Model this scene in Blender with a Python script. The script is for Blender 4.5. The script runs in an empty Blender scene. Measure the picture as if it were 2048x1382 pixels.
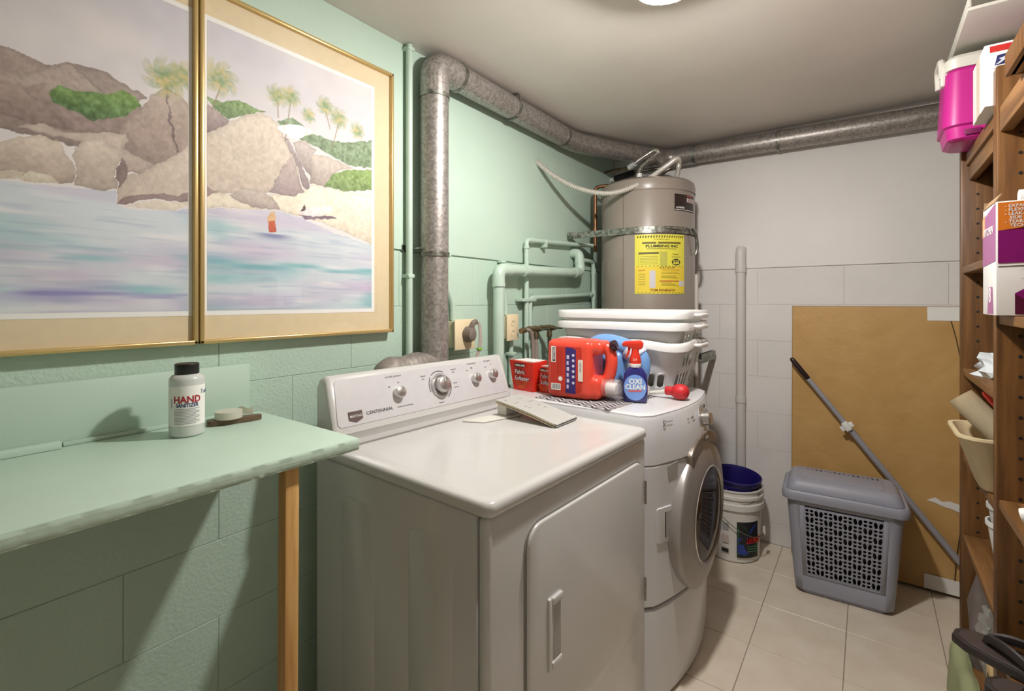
import bpy, bmesh, math, random
import numpy as np
from mathutils import Matrix, Vector
random.seed(4)
SC = bpy.context.scene
COL = SC.collection
PI = math.pi
# ---------------------------------------------------------------- camera, world, exposure
cam_d = bpy.data.cameras.new('camera')
cam = bpy.data.objects.new('camera', cam_d); COL.objects.link(cam)
cam.location = (1.357, 0.0, 1.335)
cam.rotation_euler = (PI/2, 0, math.radians(36.297))
cam_d.sensor_width = 36.0
cam_d.lens = 36.0*968/2048
cam_d.shift_y = -(691-603)/2048.0
cam_d.clip_start = 0.02
SC.camera = cam
wd = bpy.data.worlds.new('world'); SC.world = wd; wd.use_nodes = True
wd.node_tree.nodes['Background'].inputs[0].default_value = (.9, .95, 1, 1)
wd.node_tree.nodes['Background'].inputs[1].default_value = .15
SC.view_settings.view_transform = 'Standard'
SC.view_settings.look = 'None'
SC.view_settings.gamma = 1.0
SC.view_settings.use_curve_mapping = False
SC.view_settings.exposure = 0.45
LAMP_STRENGTH = 780.0
ROOM_X, ROOM_Y0, ROOM_Y1, ROOM_Z = 1.94, -1.7, 3.0, 2.265

# ---------------------------------------------------------------- materials
def lin(c):
    return tuple(((v/255)/12.92 if v/255 <= .04045 else ((v/255+.055)/1.055)**2.4) for v in c)
MATS = {}
def nt(m): return m.node_tree.nodes, m.node_tree.links
def M(name, rgb, rough=.5, metal=0, var=0, vs=8, bump=0, bs=60, bd=.002, spec=None, coat=0, rgb2=None, stretch=None, detail=4, trans=0, alpha=1, emit=0, sss=0, lo=.35, hi=.65):
    if name in MATS: return MATS[name]
    m = bpy.data.materials.new(name); m.use_nodes = True
    N, L = nt(m); p = N['Principled BSDF']
    c = lin(rgb)
    p.inputs['Base Color'].default_value = (*c, 1)
    p.inputs['Roughness'].default_value = rough
    p.inputs['Metallic'].default_value = metal
    if spec is not None: p.inputs['Specular IOR Level'].default_value = spec
    p.inputs['Coat Weight'].default_value = coat
    p.inputs['Transmission Weight'].default_value = trans
    p.inputs['Alpha'].default_value = alpha
    if sss:
        p.inputs['Subsurface Weight'].default_value = sss; p.inputs['Subsurface Radius'].default_value = (1, 1, 1); p.inputs['Subsurface Scale'].default_value = .012
    if emit:
        p.inputs['Emission Color'].default_value = (*c, 1); p.inputs['Emission Strength'].default_value = emit
    tc = N.new('ShaderNodeTexCoord'); mp = N.new('ShaderNodeMapping')
    L.new(tc.outputs['Object'], mp.inputs[0])
    if stretch: mp.inputs['Scale'].default_value = stretch
    if var or rgb2:
        n = N.new('ShaderNodeTexNoise'); n.inputs['Scale'].default_value = vs; n.inputs['Detail'].default_value = detail
        L.new(mp.outputs[0], n.inputs['Vector'])
        r = N.new('ShaderNodeValToRGB'); L.new(n.outputs['Fac'], r.inputs[0])
        c2 = lin(rgb2) if rgb2 else tuple(max(0, v*(1-var)) for v in c)
        c1 = c if rgb2 else tuple(min(1, v*(1+var*.5)) for v in c)
        r.color_ramp.elements[0].position = lo; r.color_ramp.elements[1].position = hi
        r.color_ramp.elements[0].color = (*c2, 1); r.color_ramp.elements[1].color = (*c1, 1)
        L.new(r.outputs[0], p.inputs['Base Color'])
    if bump:
        n = N.new('ShaderNodeTexNoise'); n.inputs['Scale'].default_value = bs; n.inputs['Detail'].default_value = 3
        L.new(mp.outputs[0], n.inputs['Vector'])
        b = N.new('ShaderNodeBump'); b.inputs['Strength'].default_value = bump; b.inputs['Distance'].default_value = bd
        L.new(n.outputs['Fac'], b.inputs['Height']); L.new(b.outputs[0], p.inputs['Normal'])
    MATS[name] = m
    return m
def galv(name, rgb, rgb2, rough=.38, scale=90, metal=.85):
    m = M(name, rgb, rough, metal)
    N, L = nt(m); p = N['Principled BSDF']
    tc = N.new('ShaderNodeTexCoord'); v = N.new('ShaderNodeTexVoronoi'); v.inputs['Scale'].default_value = scale
    n = N.new('ShaderNodeTexNoise'); n.inputs['Scale'].default_value = scale*.4
    L.new(tc.outputs['Object'], n.inputs['Vector']); L.new(tc.outputs['Object'], v.inputs['Vector'])
    mx = N.new('ShaderNodeMix'); mx.data_type = 'RGBA'; mx.inputs[0].default_value = .5
    L.new(v.outputs['Color'], mx.inputs[6]); L.new(n.outputs['Color'], mx.inputs[7])
    bw = N.new('ShaderNodeRGBToBW'); L.new(mx.outputs[2], bw.inputs[0])
    r = N.new('ShaderNodeValToRGB'); r.color_ramp.elements[0].position = .35; r.color_ramp.elements[1].position = .65
    r.color_ramp.elements[0].color = (*lin(rgb2), 1); r.color_ramp.elements[1].color = (*lin(rgb), 1)
    L.new(bw.outputs[0], r.inputs[0]); L.new(r.outputs[0], p.inputs['Base Color'])
    return m
def wood(name, a, b, axis='z', scale=14, rough=.45):
    st = {'z': (1, 1, .06), 'x': (.06, 1, 1), 'y': (1, .06, 1)}[axis]
    return M(name, a, rough, rgb2=b, vs=scale, stretch=st, detail=6, bump=.15, bs=scale*3, lo=.3, hi=.7)
def glassmix(name, tint=(255, 255, 255), refl=.06, rough=.0):
    if name in MATS: return MATS[name]
    m = bpy.data.materials.new(name); m.use_nodes = True
    N, L = nt(m); N.remove(N['Principled BSDF']); out = N['Material Output']
    t = N.new('ShaderNodeBsdfTransparent'); t.inputs[0].default_value = (*lin(tint), 1)
    g = N.new('ShaderNodeBsdfGlossy'); g.inputs['Roughness'].default_value = rough
    f = N.new('ShaderNodeLayerWeight'); f.inputs[0].default_value = .5
    pw = N.new('ShaderNodeMath'); pw.operation = 'POWER'; pw.inputs[1].default_value = 5
    L.new(f.outputs['Facing'], pw.inputs[0])
    a = N.new('ShaderNodeMath'); a.operation = 'MULTIPLY_ADD'; a.inputs[1].default_value = .7; a.inputs[2].default_value = refl*.5; a.use_clamp = True
    L.new(pw.outputs[0], a.inputs[0])
    mx = N.new('ShaderNodeMixShader'); L.new(a.outputs[0], mx.inputs[0]); L.new(t.outputs[0], mx.inputs[1]); L.new(g.outputs[0], mx.inputs[2])
    L.new(mx.outputs[0], out.inputs['Surface'])
    MATS[name] = m
    return m
green = M('green_wall_paint', (183, 206, 190), .55, var=.05, vs=3, bump=.6, bs=110, bd=.003)
green_s = M('green_plaster_paint', (185, 207, 192), .5, var=.04, vs=2.5, bump=.08, bs=90)
green_pipe = M('green_pipe_paint', (189, 210, 195), .4, var=.05, vs=12, bump=.1, bs=140)
white_w = M('white_wall_paint', (234, 231, 228), .6, var=.05, vs=3, bump=.3, bs=120, bd=.003)
white_s = M('white_plaster_paint', (236, 233, 230), .55, var=.04, vs=2.5, bump=.06, bs=80)
ceil_m = M('ceiling_paint', (222, 215, 207), .5, var=.05, vs=2.2, bump=.08, bs=60)
grout = M('grout', (150, 138, 124), .85)
tile_m = M('floor_tile_glaze', (240, 230, 214), .32, rgb2=(224, 210, 190), vs=7, detail=8, lo=.3, hi=.75)
enamel = M('white_enamel', (204, 203, 200), .25, coat=.3)
enamel_w = M('washer_white', (216, 216, 218), .3, coat=.2)
silver = M('silver_plastic', (212, 211, 213), .4, metal=.15, var=.03, vs=30)
chrome = M('brushed_silver', (205, 202, 198), .28, metal=.9)
dark = M('dark_gap', (30, 28, 27), .6)
black = M('black_plastic', (22, 18, 17), .4)
white_p = M('white_plastic', (240, 240, 236), .35, sss=.1)
steel = M('steel', (150, 146, 140), .35, metal=.9)
copper = M('copper', (140, 102, 72), .4, metal=.8, var=.3, vs=20)
brass = M('tarnished_brass', (128, 110, 84), .4, metal=.7, var=.3, vs=30)
gal = galv('galvanised_duct', (178, 172, 167), (146, 140, 135), scale=120, metal=.6, rough=.4)
gal2 = galv('galvanised_strap', (168, 168, 160), (110, 112, 104), scale=80)
ink = M('black_ink', (40, 38, 40), .6)
grey_ink = M('grey_ink', (130, 128, 130), .6)
paper_w = M('white_paper', (240, 239, 235), .7)

# ---------------------------------------------------------------- geometry helpers
WM = {}
def thing(name, label, cat, loc=(0, 0, 0), rz=0, group=None):
    o = bpy.data.objects.new(name, None); COL.objects.link(o)
    o.empty_display_size = .05
    o.location = loc; o.rotation_euler = (0, 0, rz)
    WM[o] = Matrix.Translation(loc) @ Matrix.Rotation(rz, 4, 'Z')
    return tag(o, label, cat, group)
def tag(o, label=None, cat=None, group=None, kind=None):
    if label: o['label'] = label
    if cat: o['category'] = cat
    if group: o['group'] = group
    if kind: o['kind'] = kind
    return o
def put(name, bm, mat, parent=None, W=False, origin=None, sharp=35, recalc=True, label=None):
    """link a bmesh as one mesh object; W: vertices are in world space"""
    if recalc: bmesh.ops.recalc_face_normals(bm, faces=bm.faces[:])
    if parent is not None and W: bm.transform(WM[parent].inverted())
    if parent is None and origin is not None: bm.transform(Matrix.Translation(-Vector(origin)))
    me = bpy.data.meshes.new(name); bm.to_mesh(me); bm.free()
    return putme(name, me, mat, parent, origin, sharp, label)
def putme(name, me, mat, parent=None, origin=None, sharp=35, label=None):
    o = bpy.data.objects.new(name, me); COL.objects.link(o)
    for m in (mat if isinstance(mat, (list, tuple)) else [mat]): me.materials.append(m)
    if sharp:
        for f in me.polygons: f.use_smooth = True
        me.set_sharp_from_angle(angle=math.radians(sharp))
    if parent is not None:
        o.parent = parent; WM[o] = WM[parent]
    else:
        o.location = origin or (0, 0, 0); WM[o] = Matrix.Translation(origin or (0, 0, 0))
    if label: o['label'] = label
    return o
def merge(bm, tmp, mtx=None):
    if mtx is not None: tmp.transform(mtx)
    me = bpy.data.meshes.new('tmp'); tmp.to_mesh(me); tmp.free(); bm.from_mesh(me); bpy.data.meshes.remove(me)
def nb(): return bmesh.new()
def abox(bm, x0, x1, y0, y1, z0, z1, bev=0, seg=2, mtx=None):
    t = nb(); bmesh.ops.create_cube(t, size=1)
    t.transform(Matrix.Translation(((x0+x1)/2, (y0+y1)/2, (z0+z1)/2)) @ Matrix.Diagonal((abs(x1-x0), abs(y1-y0), abs(z1-z0), 1)))
    if bev: bmesh.ops.bevel(t, geom=t.edges[:], offset=bev, segments=seg, affect='EDGES', profile=.5)
    merge(bm, t, mtx)
def box(name, x0, x1, y0, y1, z0, z1, mat, parent=None, bev=0, seg=2, mtx=None, **k):
    b = nb(); abox(b, x0, x1, y0, y1, z0, z1, bev, seg, mtx); return put(name, b, mat, parent, **k)
def aloft(bm, rings, cap=True, closed=True, loop=False):
    vr = [[bm.verts.new(p) for p in r] for r in rings]
    n = len(rings[0])
    R = len(vr) if loop else len(vr)-1
    for i in range(R):
        a, b = vr[i], vr[(i+1) % len(vr)]
        for j in range(n if closed else n-1):
            k = (j+1) % n
            try: bm.faces.new((a[j], a[k], b[k], b[j]))
            except ValueError: pass
    if cap and closed and not loop:
        bm.faces.new(vr[0][::-1]); bm.faces.new(vr[-1])
    return vr
def frames(pts):
    pts = [Vector(p) for p in pts]; T = []
    for i in range(len(pts)):
        a = pts[max(i-1, 0)]; b = pts[min(i+1, len(pts)-1)]
        T.append((b-a).normalized())
    up = Vector((0, 0, 1)) if abs(T[0].z) < .9 else Vector((1, 0, 0))
    n = (up - T[0]*up.dot(T[0])).normalized(); F = []
    for i, t in enumerate(T):
        if i:
            n = (n - t*n.dot(t)).normalized()
        F.append((pts[i], n, t.cross(n)))
    return F
def atube(bm, pts, r, n=12, cap=True, sy=1):
    F = frames(pts); rings = []
    for i, (p, a, b) in enumerate(F):
        rr = r[i] if isinstance(r, (list, tuple)) else r
        rings.append([p + a*(rr*math.cos(2*PI*j/n)) + b*(rr*sy*math.sin(2*PI*j/n)) for j in range(n)])
    aloft(bm, rings, cap)
def tube(name, pts, r, mat, parent=None, n=12, W=False, cap=True, sy=1, **k):
    b = nb(); atube(b, pts, r, n, cap, sy); return put(name, b, mat, parent, W=W, **k)
def fil(pts, rad, n=6):
    pts = [Vector(p) for p in pts]; out = [pts[0]]
    for i in range(1, len(pts)-1):
        p = pts[i]; a = (pts[i-1]-p); b = (pts[i+1]-p)
        ra = min(rad, a.length*.49, b.length*.49); a = p + a.normalized()*ra; b = p + b.normalized()*ra
        for j in range(n+1):
            t = j/n; out.append(a*(1-t)**2 + p*2*t*(1-t) + b*t*t)
    out.append(pts[-1]); return out
def spl(pts, n=10):
    P = [Vector(p) for p in pts]; P = [P[0]*2-P[1]] + P + [P[-1]*2-P[-2]]; out = []
    for i in range(1, len(P)-2):
        for j in range(n):
            t = j/n
            out.append(.5*((2*P[i]) + (P[i+1]-P[i-1])*t + (2*P[i-1]-5*P[i]+4*P[i+1]-P[i+2])*t*t + (3*P[i]-P[i-1]-3*P[i+1]+P[i+2])*t**3))
    out.append(P[-2]); return out
def resample(pts, step):
    pts = [Vector(p) for p in pts]; out = [pts[0]]; acc = 0
    for a, b in zip(pts, pts[1:]):
        l = (b-a).length; d = step-acc
        while d <= l:
            out.append(a.lerp(b, d/l)); d += step
        acc = l-(d-step)
    return out
def corrugated(name, pts, r, mat, parent=None, pitch=.008, amp=.16, n=12, **k):
    p = resample(spl(pts, 24), pitch/4)
    rr = [r*(1+amp*(0, 1, 0, -1)[i % 4]) for i in range(len(p))]
    return tube(name, p, rr, mat, parent, n, **k)
def alathe(bm, prof, n=32, mtx=None, cap=True, ex=1, ey=1):
    t = nb()
    rings = [[(r*ex*math.cos(2*PI*j/n), r*ey*math.sin(2*PI*j/n), z) for j in range(n)] for r, z in prof]
    aloft(t, rings, cap); bmesh.ops.remove_doubles(t, verts=t.verts[:], dist=1e-6)
    merge(bm, t, mtx)
def lathe(name, prof, mat, parent=None, n=32, mtx=None, cap=True, ex=1, ey=1, **k):
    b = nb(); alathe(b, prof, n, mtx, cap, ex, ey); return put(name, b, mat, parent, **k)
def aprism(bm, poly, h, mtx=None, bev=0, seg=2):
    t = nb(); vs = [t.verts.new((x, y, 0)) for x, y in poly]; f = t.faces.new(vs)
    r = bmesh.ops.extrude_face_region(t, geom=[f]); bmesh.ops.translate(t, verts=[v for v in r['geom'] if isinstance(v, bmesh.types.BMVert)], vec=(0, 0, h))
    bmesh.ops.recalc_face_normals(t, faces=t.faces[:])
    if bev: bmesh.ops.bevel(t, geom=t.edges[:], offset=bev, segments=seg, affect='EDGES', profile=.5)
    merge(bm, t, mtx)
def prism(name, poly, h, mat, parent=None, mtx=None, bev=0, seg=2, **k):
    b = nb(); aprism(b, poly, h, mtx, bev, seg); return put(name, b, mat, parent, **k)
def rrect(w, d, r, n=5):
    """rounded rectangle points, centred"""
    out = []
    for cx, cy, a0 in ((w/2-r, d/2-r, 0), (-w/2+r, d/2-r, 90), (-w/2+r, -d/2+r, 180), (w/2-r, -d/2+r, 270)):
        for i in range(n+1):
            a = math.radians(a0+90*i/n); out.append((cx+r*math.cos(a), cy+r*math.sin(a)))
    return out
def basis(o, x, y):
    x = Vector(x).normalized(); y = Vector(y).normalized(); z = x.cross(y).normalized(); y = z.cross(x)
    m = Matrix((x, y, z)).transposed().to_4x4(); m.translation = Vector(o); return m
def quad(name, mtx, w, h, mat, parent=None, t=.0006, cyl=None, nseg=12, **k):
    """thin printed patch: lower-left at mtx origin, or wrapped: cyl=(cx,cy,r,angle,z) -> centre angle, bottom z"""
    b = nb()
    if cyl is None:
        abox(b, 0, w, 0, h, 0, t, mtx=mtx)
    else:
        cx, cy, r, ang, z = cyl; rings = []
        for rr in (r, r+t):
            pass
        pts = []
        for i in range(nseg+1):
            a = ang + (i/nseg-.5)*w/r
            c, s = math.cos(a), math.sin(a)
            pts.append([(cx+r*c, cy+r*s, z), (cx+(r+t)*c, cy+(r+t)*s, z), (cx+(r+t)*c, cy+(r+t)*s, z+h), (cx+r*c, cy+r*s, z+h)])
        aloft(b, pts)
    return put(name, b, mat, parent, **k)
_fc = {}
def txt(name, s, size, mat, parent, mtx=None, align='LEFT', bold=0, cyl=None, sx=1, shear=0, W=False, ext=.0002):
    cu = bpy.data.curves.new('t', 'FONT'); cu.body = s; cu.size = size; cu.align_x = align; cu.offset = bold*size; cu.resolution_u = 2
    cu.shear = shear; cu.extrude = ext
    ob = bpy.data.objects.new('t', cu); me0 = ob.to_mesh(); me = me0.copy(); ob.to_mesh_clear(); bpy.data.objects.remove(ob); bpy.data.curves.remove(cu)
    b = nb(); b.from_mesh(me); bpy.data.meshes.remove(me)
    for v in b.verts: v.co.x *= sx
    if cyl is None: b.transform(mtx)
    else:
        cx, cy, r, ang, z = cyl
        for v in b.verts:
            a = ang + v.co.x/r; rr = r + v.co.z
            v.co = Vector((cx+rr*math.cos(a), cy+rr*math.sin(a), z+v.co.y))
    return put(name, b, mat, parent, W=W, sharp=0, recalc=False)
def perf(bm, cells, mp, n=16):
    """cells: (u0,u1,v0,v1,hole) hole=None or (cu,cv,a,b,phi) ellipse-like opening; mp maps (u,v)->xyz"""
    for u0, u1, v0, v1, hole in cells:
        if hole is None:
            bm.faces.new([bm.verts.new(mp(*p)) for p in ((u0, v0), (u1, v0), (u1, v1), (u0, v1))]); continue
        cu, cv, a, b, phi, pw = hole
        an = sorted([2*PI*i/n for i in range(n)] + [math.atan2(v-cv, u-cu) % (2*PI) for u in (u0, u1) for v in (v0, v1)])
        inn, out = [], []
        an = [t for i, t in enumerate(an) if i == 0 or t-an[i-1] > 1e-4]
        for t in an:
            c, s = math.cos(t), math.sin(t)
            k = min(((u1-cu)/c if c > 1e-9 else (u0-cu)/c if c < -1e-9 else 9e9), ((v1-cv)/s if s > 1e-9 else (v0-cv)/s if s < -1e-9 else 9e9))
            out.append(bm.verts.new(mp(cu+k*c, cv+k*s)))
            c2, s2 = math.cos(t-phi), math.sin(t-phi)
            r = (abs(c2/a)**pw + abs(s2/b)**pw)**(-1/pw)
            r = min(r, k*.93)
            inn.append(bm.verts.new(mp(cu+r*c, cv+r*s)))
        for i in range(len(an)):
            j = (i+1) % len(an)
            bm.faces.new((out[i], out[j], inn[j], inn[i]))
def weld_thick(name, bm, th, mat, parent):
    bmesh.ops.remove_doubles(bm, verts=bm.verts[:], dist=2e-5)
    o = put(name, bm, mat, parent, sharp=50)
    m = o.modifiers.new('thickness', 'SOLIDIFY'); m.thickness = th; m.offset = 0
    return o

# ================================================================ SETTING
def struct(o): o['kind'] = 'structure'; return o
fl = struct(box('floor', -.1, ROOM_X+.1, ROOM_Y0-.1, ROOM_Y1+.1, -.08, -.002, grout))
TS = .3045
full = None
xs = [.0705+TS*i for i in range(-1, 8)]; ys = [2.377-TS*10+TS*i for i in range(-4, 14)]
for i in range(len(xs)-1):
    for j in range(len(ys)-1):
        x0, x1 = max(xs[i], 0), min(xs[i+1], ROOM_X); y0, y1 = max(ys[j], ROOM_Y0), min(ys[j+1], ROOM_Y1)
        if x1-x0 < .012 or y1-y0 < .012: continue
        isfull = abs(x1-x0-TS) < 1e-4 and abs(y1-y0-TS) < 1e-4
        if isfull and full is not None:
            o = bpy.data.objects.new('tile', full.data); COL.objects.link(o); o.parent = fl
            o.location = ((x0+x1)/2, (y0+y1)/2, 0)
        else:
            hw, hd = (x1-x0)/2-.0013, (y1-y0)/2-.0013
            o = box('tile', -hw, hw, -hd, hd, -.006, 0, tile_m, fl, bev=.0012, seg=1); o.location = ((x0+x1)/2, (y0+y1)/2, 0)
            if isfull: full = o
struct(box('ceiling', -.1, ROOM_X+.1, ROOM_Y0-.1, ROOM_Y1+.1, ROOM_Z, ROOM_Z+.08, ceil_m))
far_m = M('panelling_cream', (196, 190, 181), .6, var=.1, vs=4)
struct(box('wall_right', ROOM_X, ROOM_X+.1, ROOM_Y0-.1, ROOM_Y1+.1, -.002, ROOM_Z, far_m))
struct(box('wall_front', 0, ROOM_X, ROOM_Y0-.1, ROOM_Y0, -.002, ROOM_Z, far_m))
def blockwall(name, along, at, a0, a1, m_rough, m_smooth, phase, jb, ledge=1.519):
    """block courses below the ledge, smooth render above; along='y' -> wall plane x=0 facing +x, 'x' -> wall plane y=ROOM_Y1 facing -y"""
    def bx(nm, s0, s1, d0, d1, z0, z1, mat, par, bev):
        if along == 'y': return box(nm, d0, d1, s0, s1, z0, z1, mat, par, bev=bev, seg=1)
        return box(nm, s0, s1, at-d1, at-d0, z0, z1, mat, par, bev=bev, seg=1)
    lo, hi = (ROOM_Y0-.1, ROOM_Y1+.1) if along == 'y' else (-.1, ROOM_X+.1)
    w = bx(name, lo, hi, -.1, -.004, -.002, ROOM_Z, m_rough, None, 0)
    bx('plaster_panel', lo if along == 'y' else a0, a1, -.004, .004, ledge+.003, ROOM_Z, m_smooth, w, .0015)
    if along == 'y': bx('plaster_panel', lo, a0-.001, -.004, 0, 0, ledge-.002, m_rough, w, 0)
    row = 0; z1 = ledge
    while z1 > 0:
        z0 = max(z1-.2005, 0)
        off = phase if row % 2 == 0 else phase+.2
        s = off - .4*12
        while s < a1:
            s0, s1 = max(s, a0), min(s+.4, a1)
            if s1-s0 > .02:
                d = random.uniform(-.0006, .0004)
                bx('block', s0+.0003, s1-.0003, -.004, d, z0+.0003, z1-(.004 if row == 0 else .0004), m_rough, w, jb)
            s += .4
        z1 -= .2005; row += 1
    return struct(w)
wl = blockwall('wall_left', 'y', 0, 0.0, ROOM_Y1, green, green_s, .562+.2, .0013)
wb = blockwall('wall_back', 'x', ROOM_Y1, 0.0, ROOM_X, white_w, white_s, 1.26, .0007)

# ================================================================ LAMP
def ceiling_lamp(x, y, label, strength):
    t = thing('ceiling_lamp', label, 'lamp', (x, y, ROOM_Z))
    lathe('base', [(0, 0), (.07, 0), (.085, -.02), (.083, -.06), (.08, -.1), (.077, -.1), (.074, -.06), (.06, -.04), (.03, -.05), (.03, -.062), (0, -.062)], M('lamp_ceramic', (235, 233, 228), .35), t, 24)  # rim drawn down into a cup to keep direct light off the ceiling
    lathe('bulb', [(0, -.135), (.02, -.133), (.036, -.122), (.044, -.104), (.04, -.086), (.026, -.07), (.018, -.062), (0, -.062)], M('lamp_glow', (255, 250, 245), .4, emit=strength), t, 20)
    return t
ceiling_lamp(.93, 1.27, 'glowing bulb in a round white ceramic base, rim deepened to shield the ceiling', LAMP_STRENGTH)

# ================================================================ PAINTINGS
POLYS= [((150,134,124),(176,160,148),[(156,1784),(166,1782),(190,1776),(217,1798),(261,1831),(305,1834),(332,1832),(395,1802),(381,1788),(280,1771),(198,1754),(156,1747)]),((132,116,108),(158,142,132),[(261,1831),(286,1835),(318,1835),(359,1820),(397,1805),(363,1765),(312,1790),(286,1814)]),((160,142,128),(128,106,100),[(156,1784),(182,1767),(215,1748),(249,1716),(270,1690),(220,1688),(182,1692),(156,1698)]),((170,152,142),(150,130,122),[(195,1753),(226,1774),(236,1760),(239,1733),(220,1735)]),((118,160,66),(62,104,48),[(236,1760),(249,1780),(286,1777),(332,1789),(352,1807),(381,1797),(388,1782),(359,1750),(332,1733),(305,1721),(280,1726),(258,1731),(243,1738)]),((164,144,136),(138,112,108),[(239,1745),(264,1733),(289,1729),(312,1715),(332,1738),(345,1725),(352,1709),(273,1687),(264,1701),(249,1720)]),((176,158,142),(150,128,118),[(342,1711),(359,1737),(388,1773),(403,1809),(438,1844),(470,1832),(493,1806),(517,1794),(526,1719),(458,1687),(418,1655),(381,1682),(363,1708)]),((120,98,96),(110,88,88),[(438,1821),(442,1823),(450,1755),(463,1696),(458,1694),(445,1754)]),((166,148,142),(120,100,104),[(523,1831),(544,1823),(581,1804),(548,1769),(526,1753),(517,1751)]),((192,176,160),(172,152,140),[(190,1675),(220,1692),(258,1683),(359,1711),(366,1696),(359,1676),(418,1650),(395,1627),(363,1625),(332,1669),(280,1672),(249,1672)]),((206,192,172),(166,146,132),[(156,1632),(187,1653),(220,1668),(249,1664),(264,1640),(272,1613),(272,1581),(249,1576),(193,1580),(156,1580)]),((198,184,166),(170,152,138),[(273,1654),(289,1675),(318,1686),(342,1672),(349,1656),(342,1620),(347,1583),(312,1574),(274,1577),(273,1614)]),((104,80,78),(120,96,92),[(344,1629),(352,1657),(366,1626),(363,1607),(347,1585)]),((208,198,180),(190,178,160),[(156,1580),(182,1591),(198,1589),(187,1572),(156,1567)]),((214,206,188),(196,184,164),[(187,1577),(209,1592),(237,1590),(249,1576),(201,1571)]),((124,150,110),(112,140,100),[(705,1841),(751,1866),(812,1838),(878,1833),(948,1845),(1032,1874),(1032,1782),(948,1770),(878,1784),(812,1803),(751,1810),(717,1817)]),((128,160,90),(92,124,70),[(517,1853),(558,1847),(601,1866),(641,1859),(672,1856),(615,1830),(576,1808),(544,1823)]),((232,221,200),(226,214,190),[(499,1597),(553,1613),(694,1631),(787,1667),(812,1684),(919,1680),(1032,1691),(1032,1524),(948,1550),(844,1574),(751,1587),(711,1591),(544,1575),(499,1568)]),((222,212,194),(212,200,184),[(359,1548),(403,1570),(458,1573),(499,1577),(454,1552),(403,1548)]),((160,144,142),(142,124,126),[(717,1806),(739,1796),(769,1747),(803,1691),(800,1667),(784,1670),(751,1754)]),((186,174,166),(160,146,140),[(751,1793),(787,1811),(825,1789),(812,1768),(806,1709),(769,1741)]),((194,182,168),(168,152,142),[(806,1767),(844,1782),(912,1774),(955,1765),(891,1739),(864,1685),(806,1686)]),((208,194,176),(192,174,158),[(342,1549),(349,1587),(363,1616),(395,1632),(450,1681),(491,1719),(521,1747),(567,1790),(615,1830),(667,1851),(702,1840),(717,1812),(751,1754),(784,1658),(751,1638),(683,1637),(553,1613),(526,1601),(491,1578),(450,1574),(403,1575),(363,1553)]),((146,118,114),(128,100,98),[(340,1547),(359,1570),(418,1587),(458,1587),(499,1609),(517,1629),(551,1613),(517,1597),(499,1581),(450,1574),(403,1574),(363,1553)]),((182,164,154),(160,140,140),[(683,1637),(711,1700),(745,1752),(784,1658),(751,1638)]),((202,188,174),(164,144,138),[(576,1610),(605,1633),(651,1639),(694,1625),(714,1593),(662,1588),(605,1595)]),((140,172,84),(104,134,66),[(851,1688),(878,1730),(948,1760),(1032,1776),(1032,1707),(919,1683)]),((110,84,100),(130,110,130),[(769,1587),(812,1589),(871,1599),(895,1594),(838,1583),(787,1577)]),((240,236,232),(226,220,220),[(769,1596),(775,1610),(812,1617),(878,1628),(871,1611),(838,1594),(787,1587)]),((84,58,54),(84,58,54),[(775,1597),(780,1612),(786,1621),(791,1608),(782,1601)]),((216,176,130),(216,176,130),[(678,1561),(686,1581),(697,1584),(701,1572),(700,1558),(682,1556)]),((198,92,60),(188,84,56),[(682,1558),(701,1561),(700,1547),(704,1531),(681,1527),(683,1545)])]
WATER= [(156,1565),(166,1566),(273,1571),(345,1578),(340,1547),(381,1542),(458,1553),(499,1568),(711,1590),(787,1578),(878,1548),(1040,1521),(1040,1232),(151,1240)]
PALMS= [(438,1862,46),(476,1884,33),(555,1906,45),(705,1913,31),(745,1924,30),(854,1931,30),(902,1909,33),(970,1889,28),(800,1887,23)]
TRUNKS= [[(438,1844),(442,1818)],[(558,1887),(537,1820)],[(705,1902),(708,1853)],[(745,1915),(728,1793)],[(854,1922),(871,1867)],[(902,1900),(878,1808)],[(476,1877),(489,1848)]]
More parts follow.
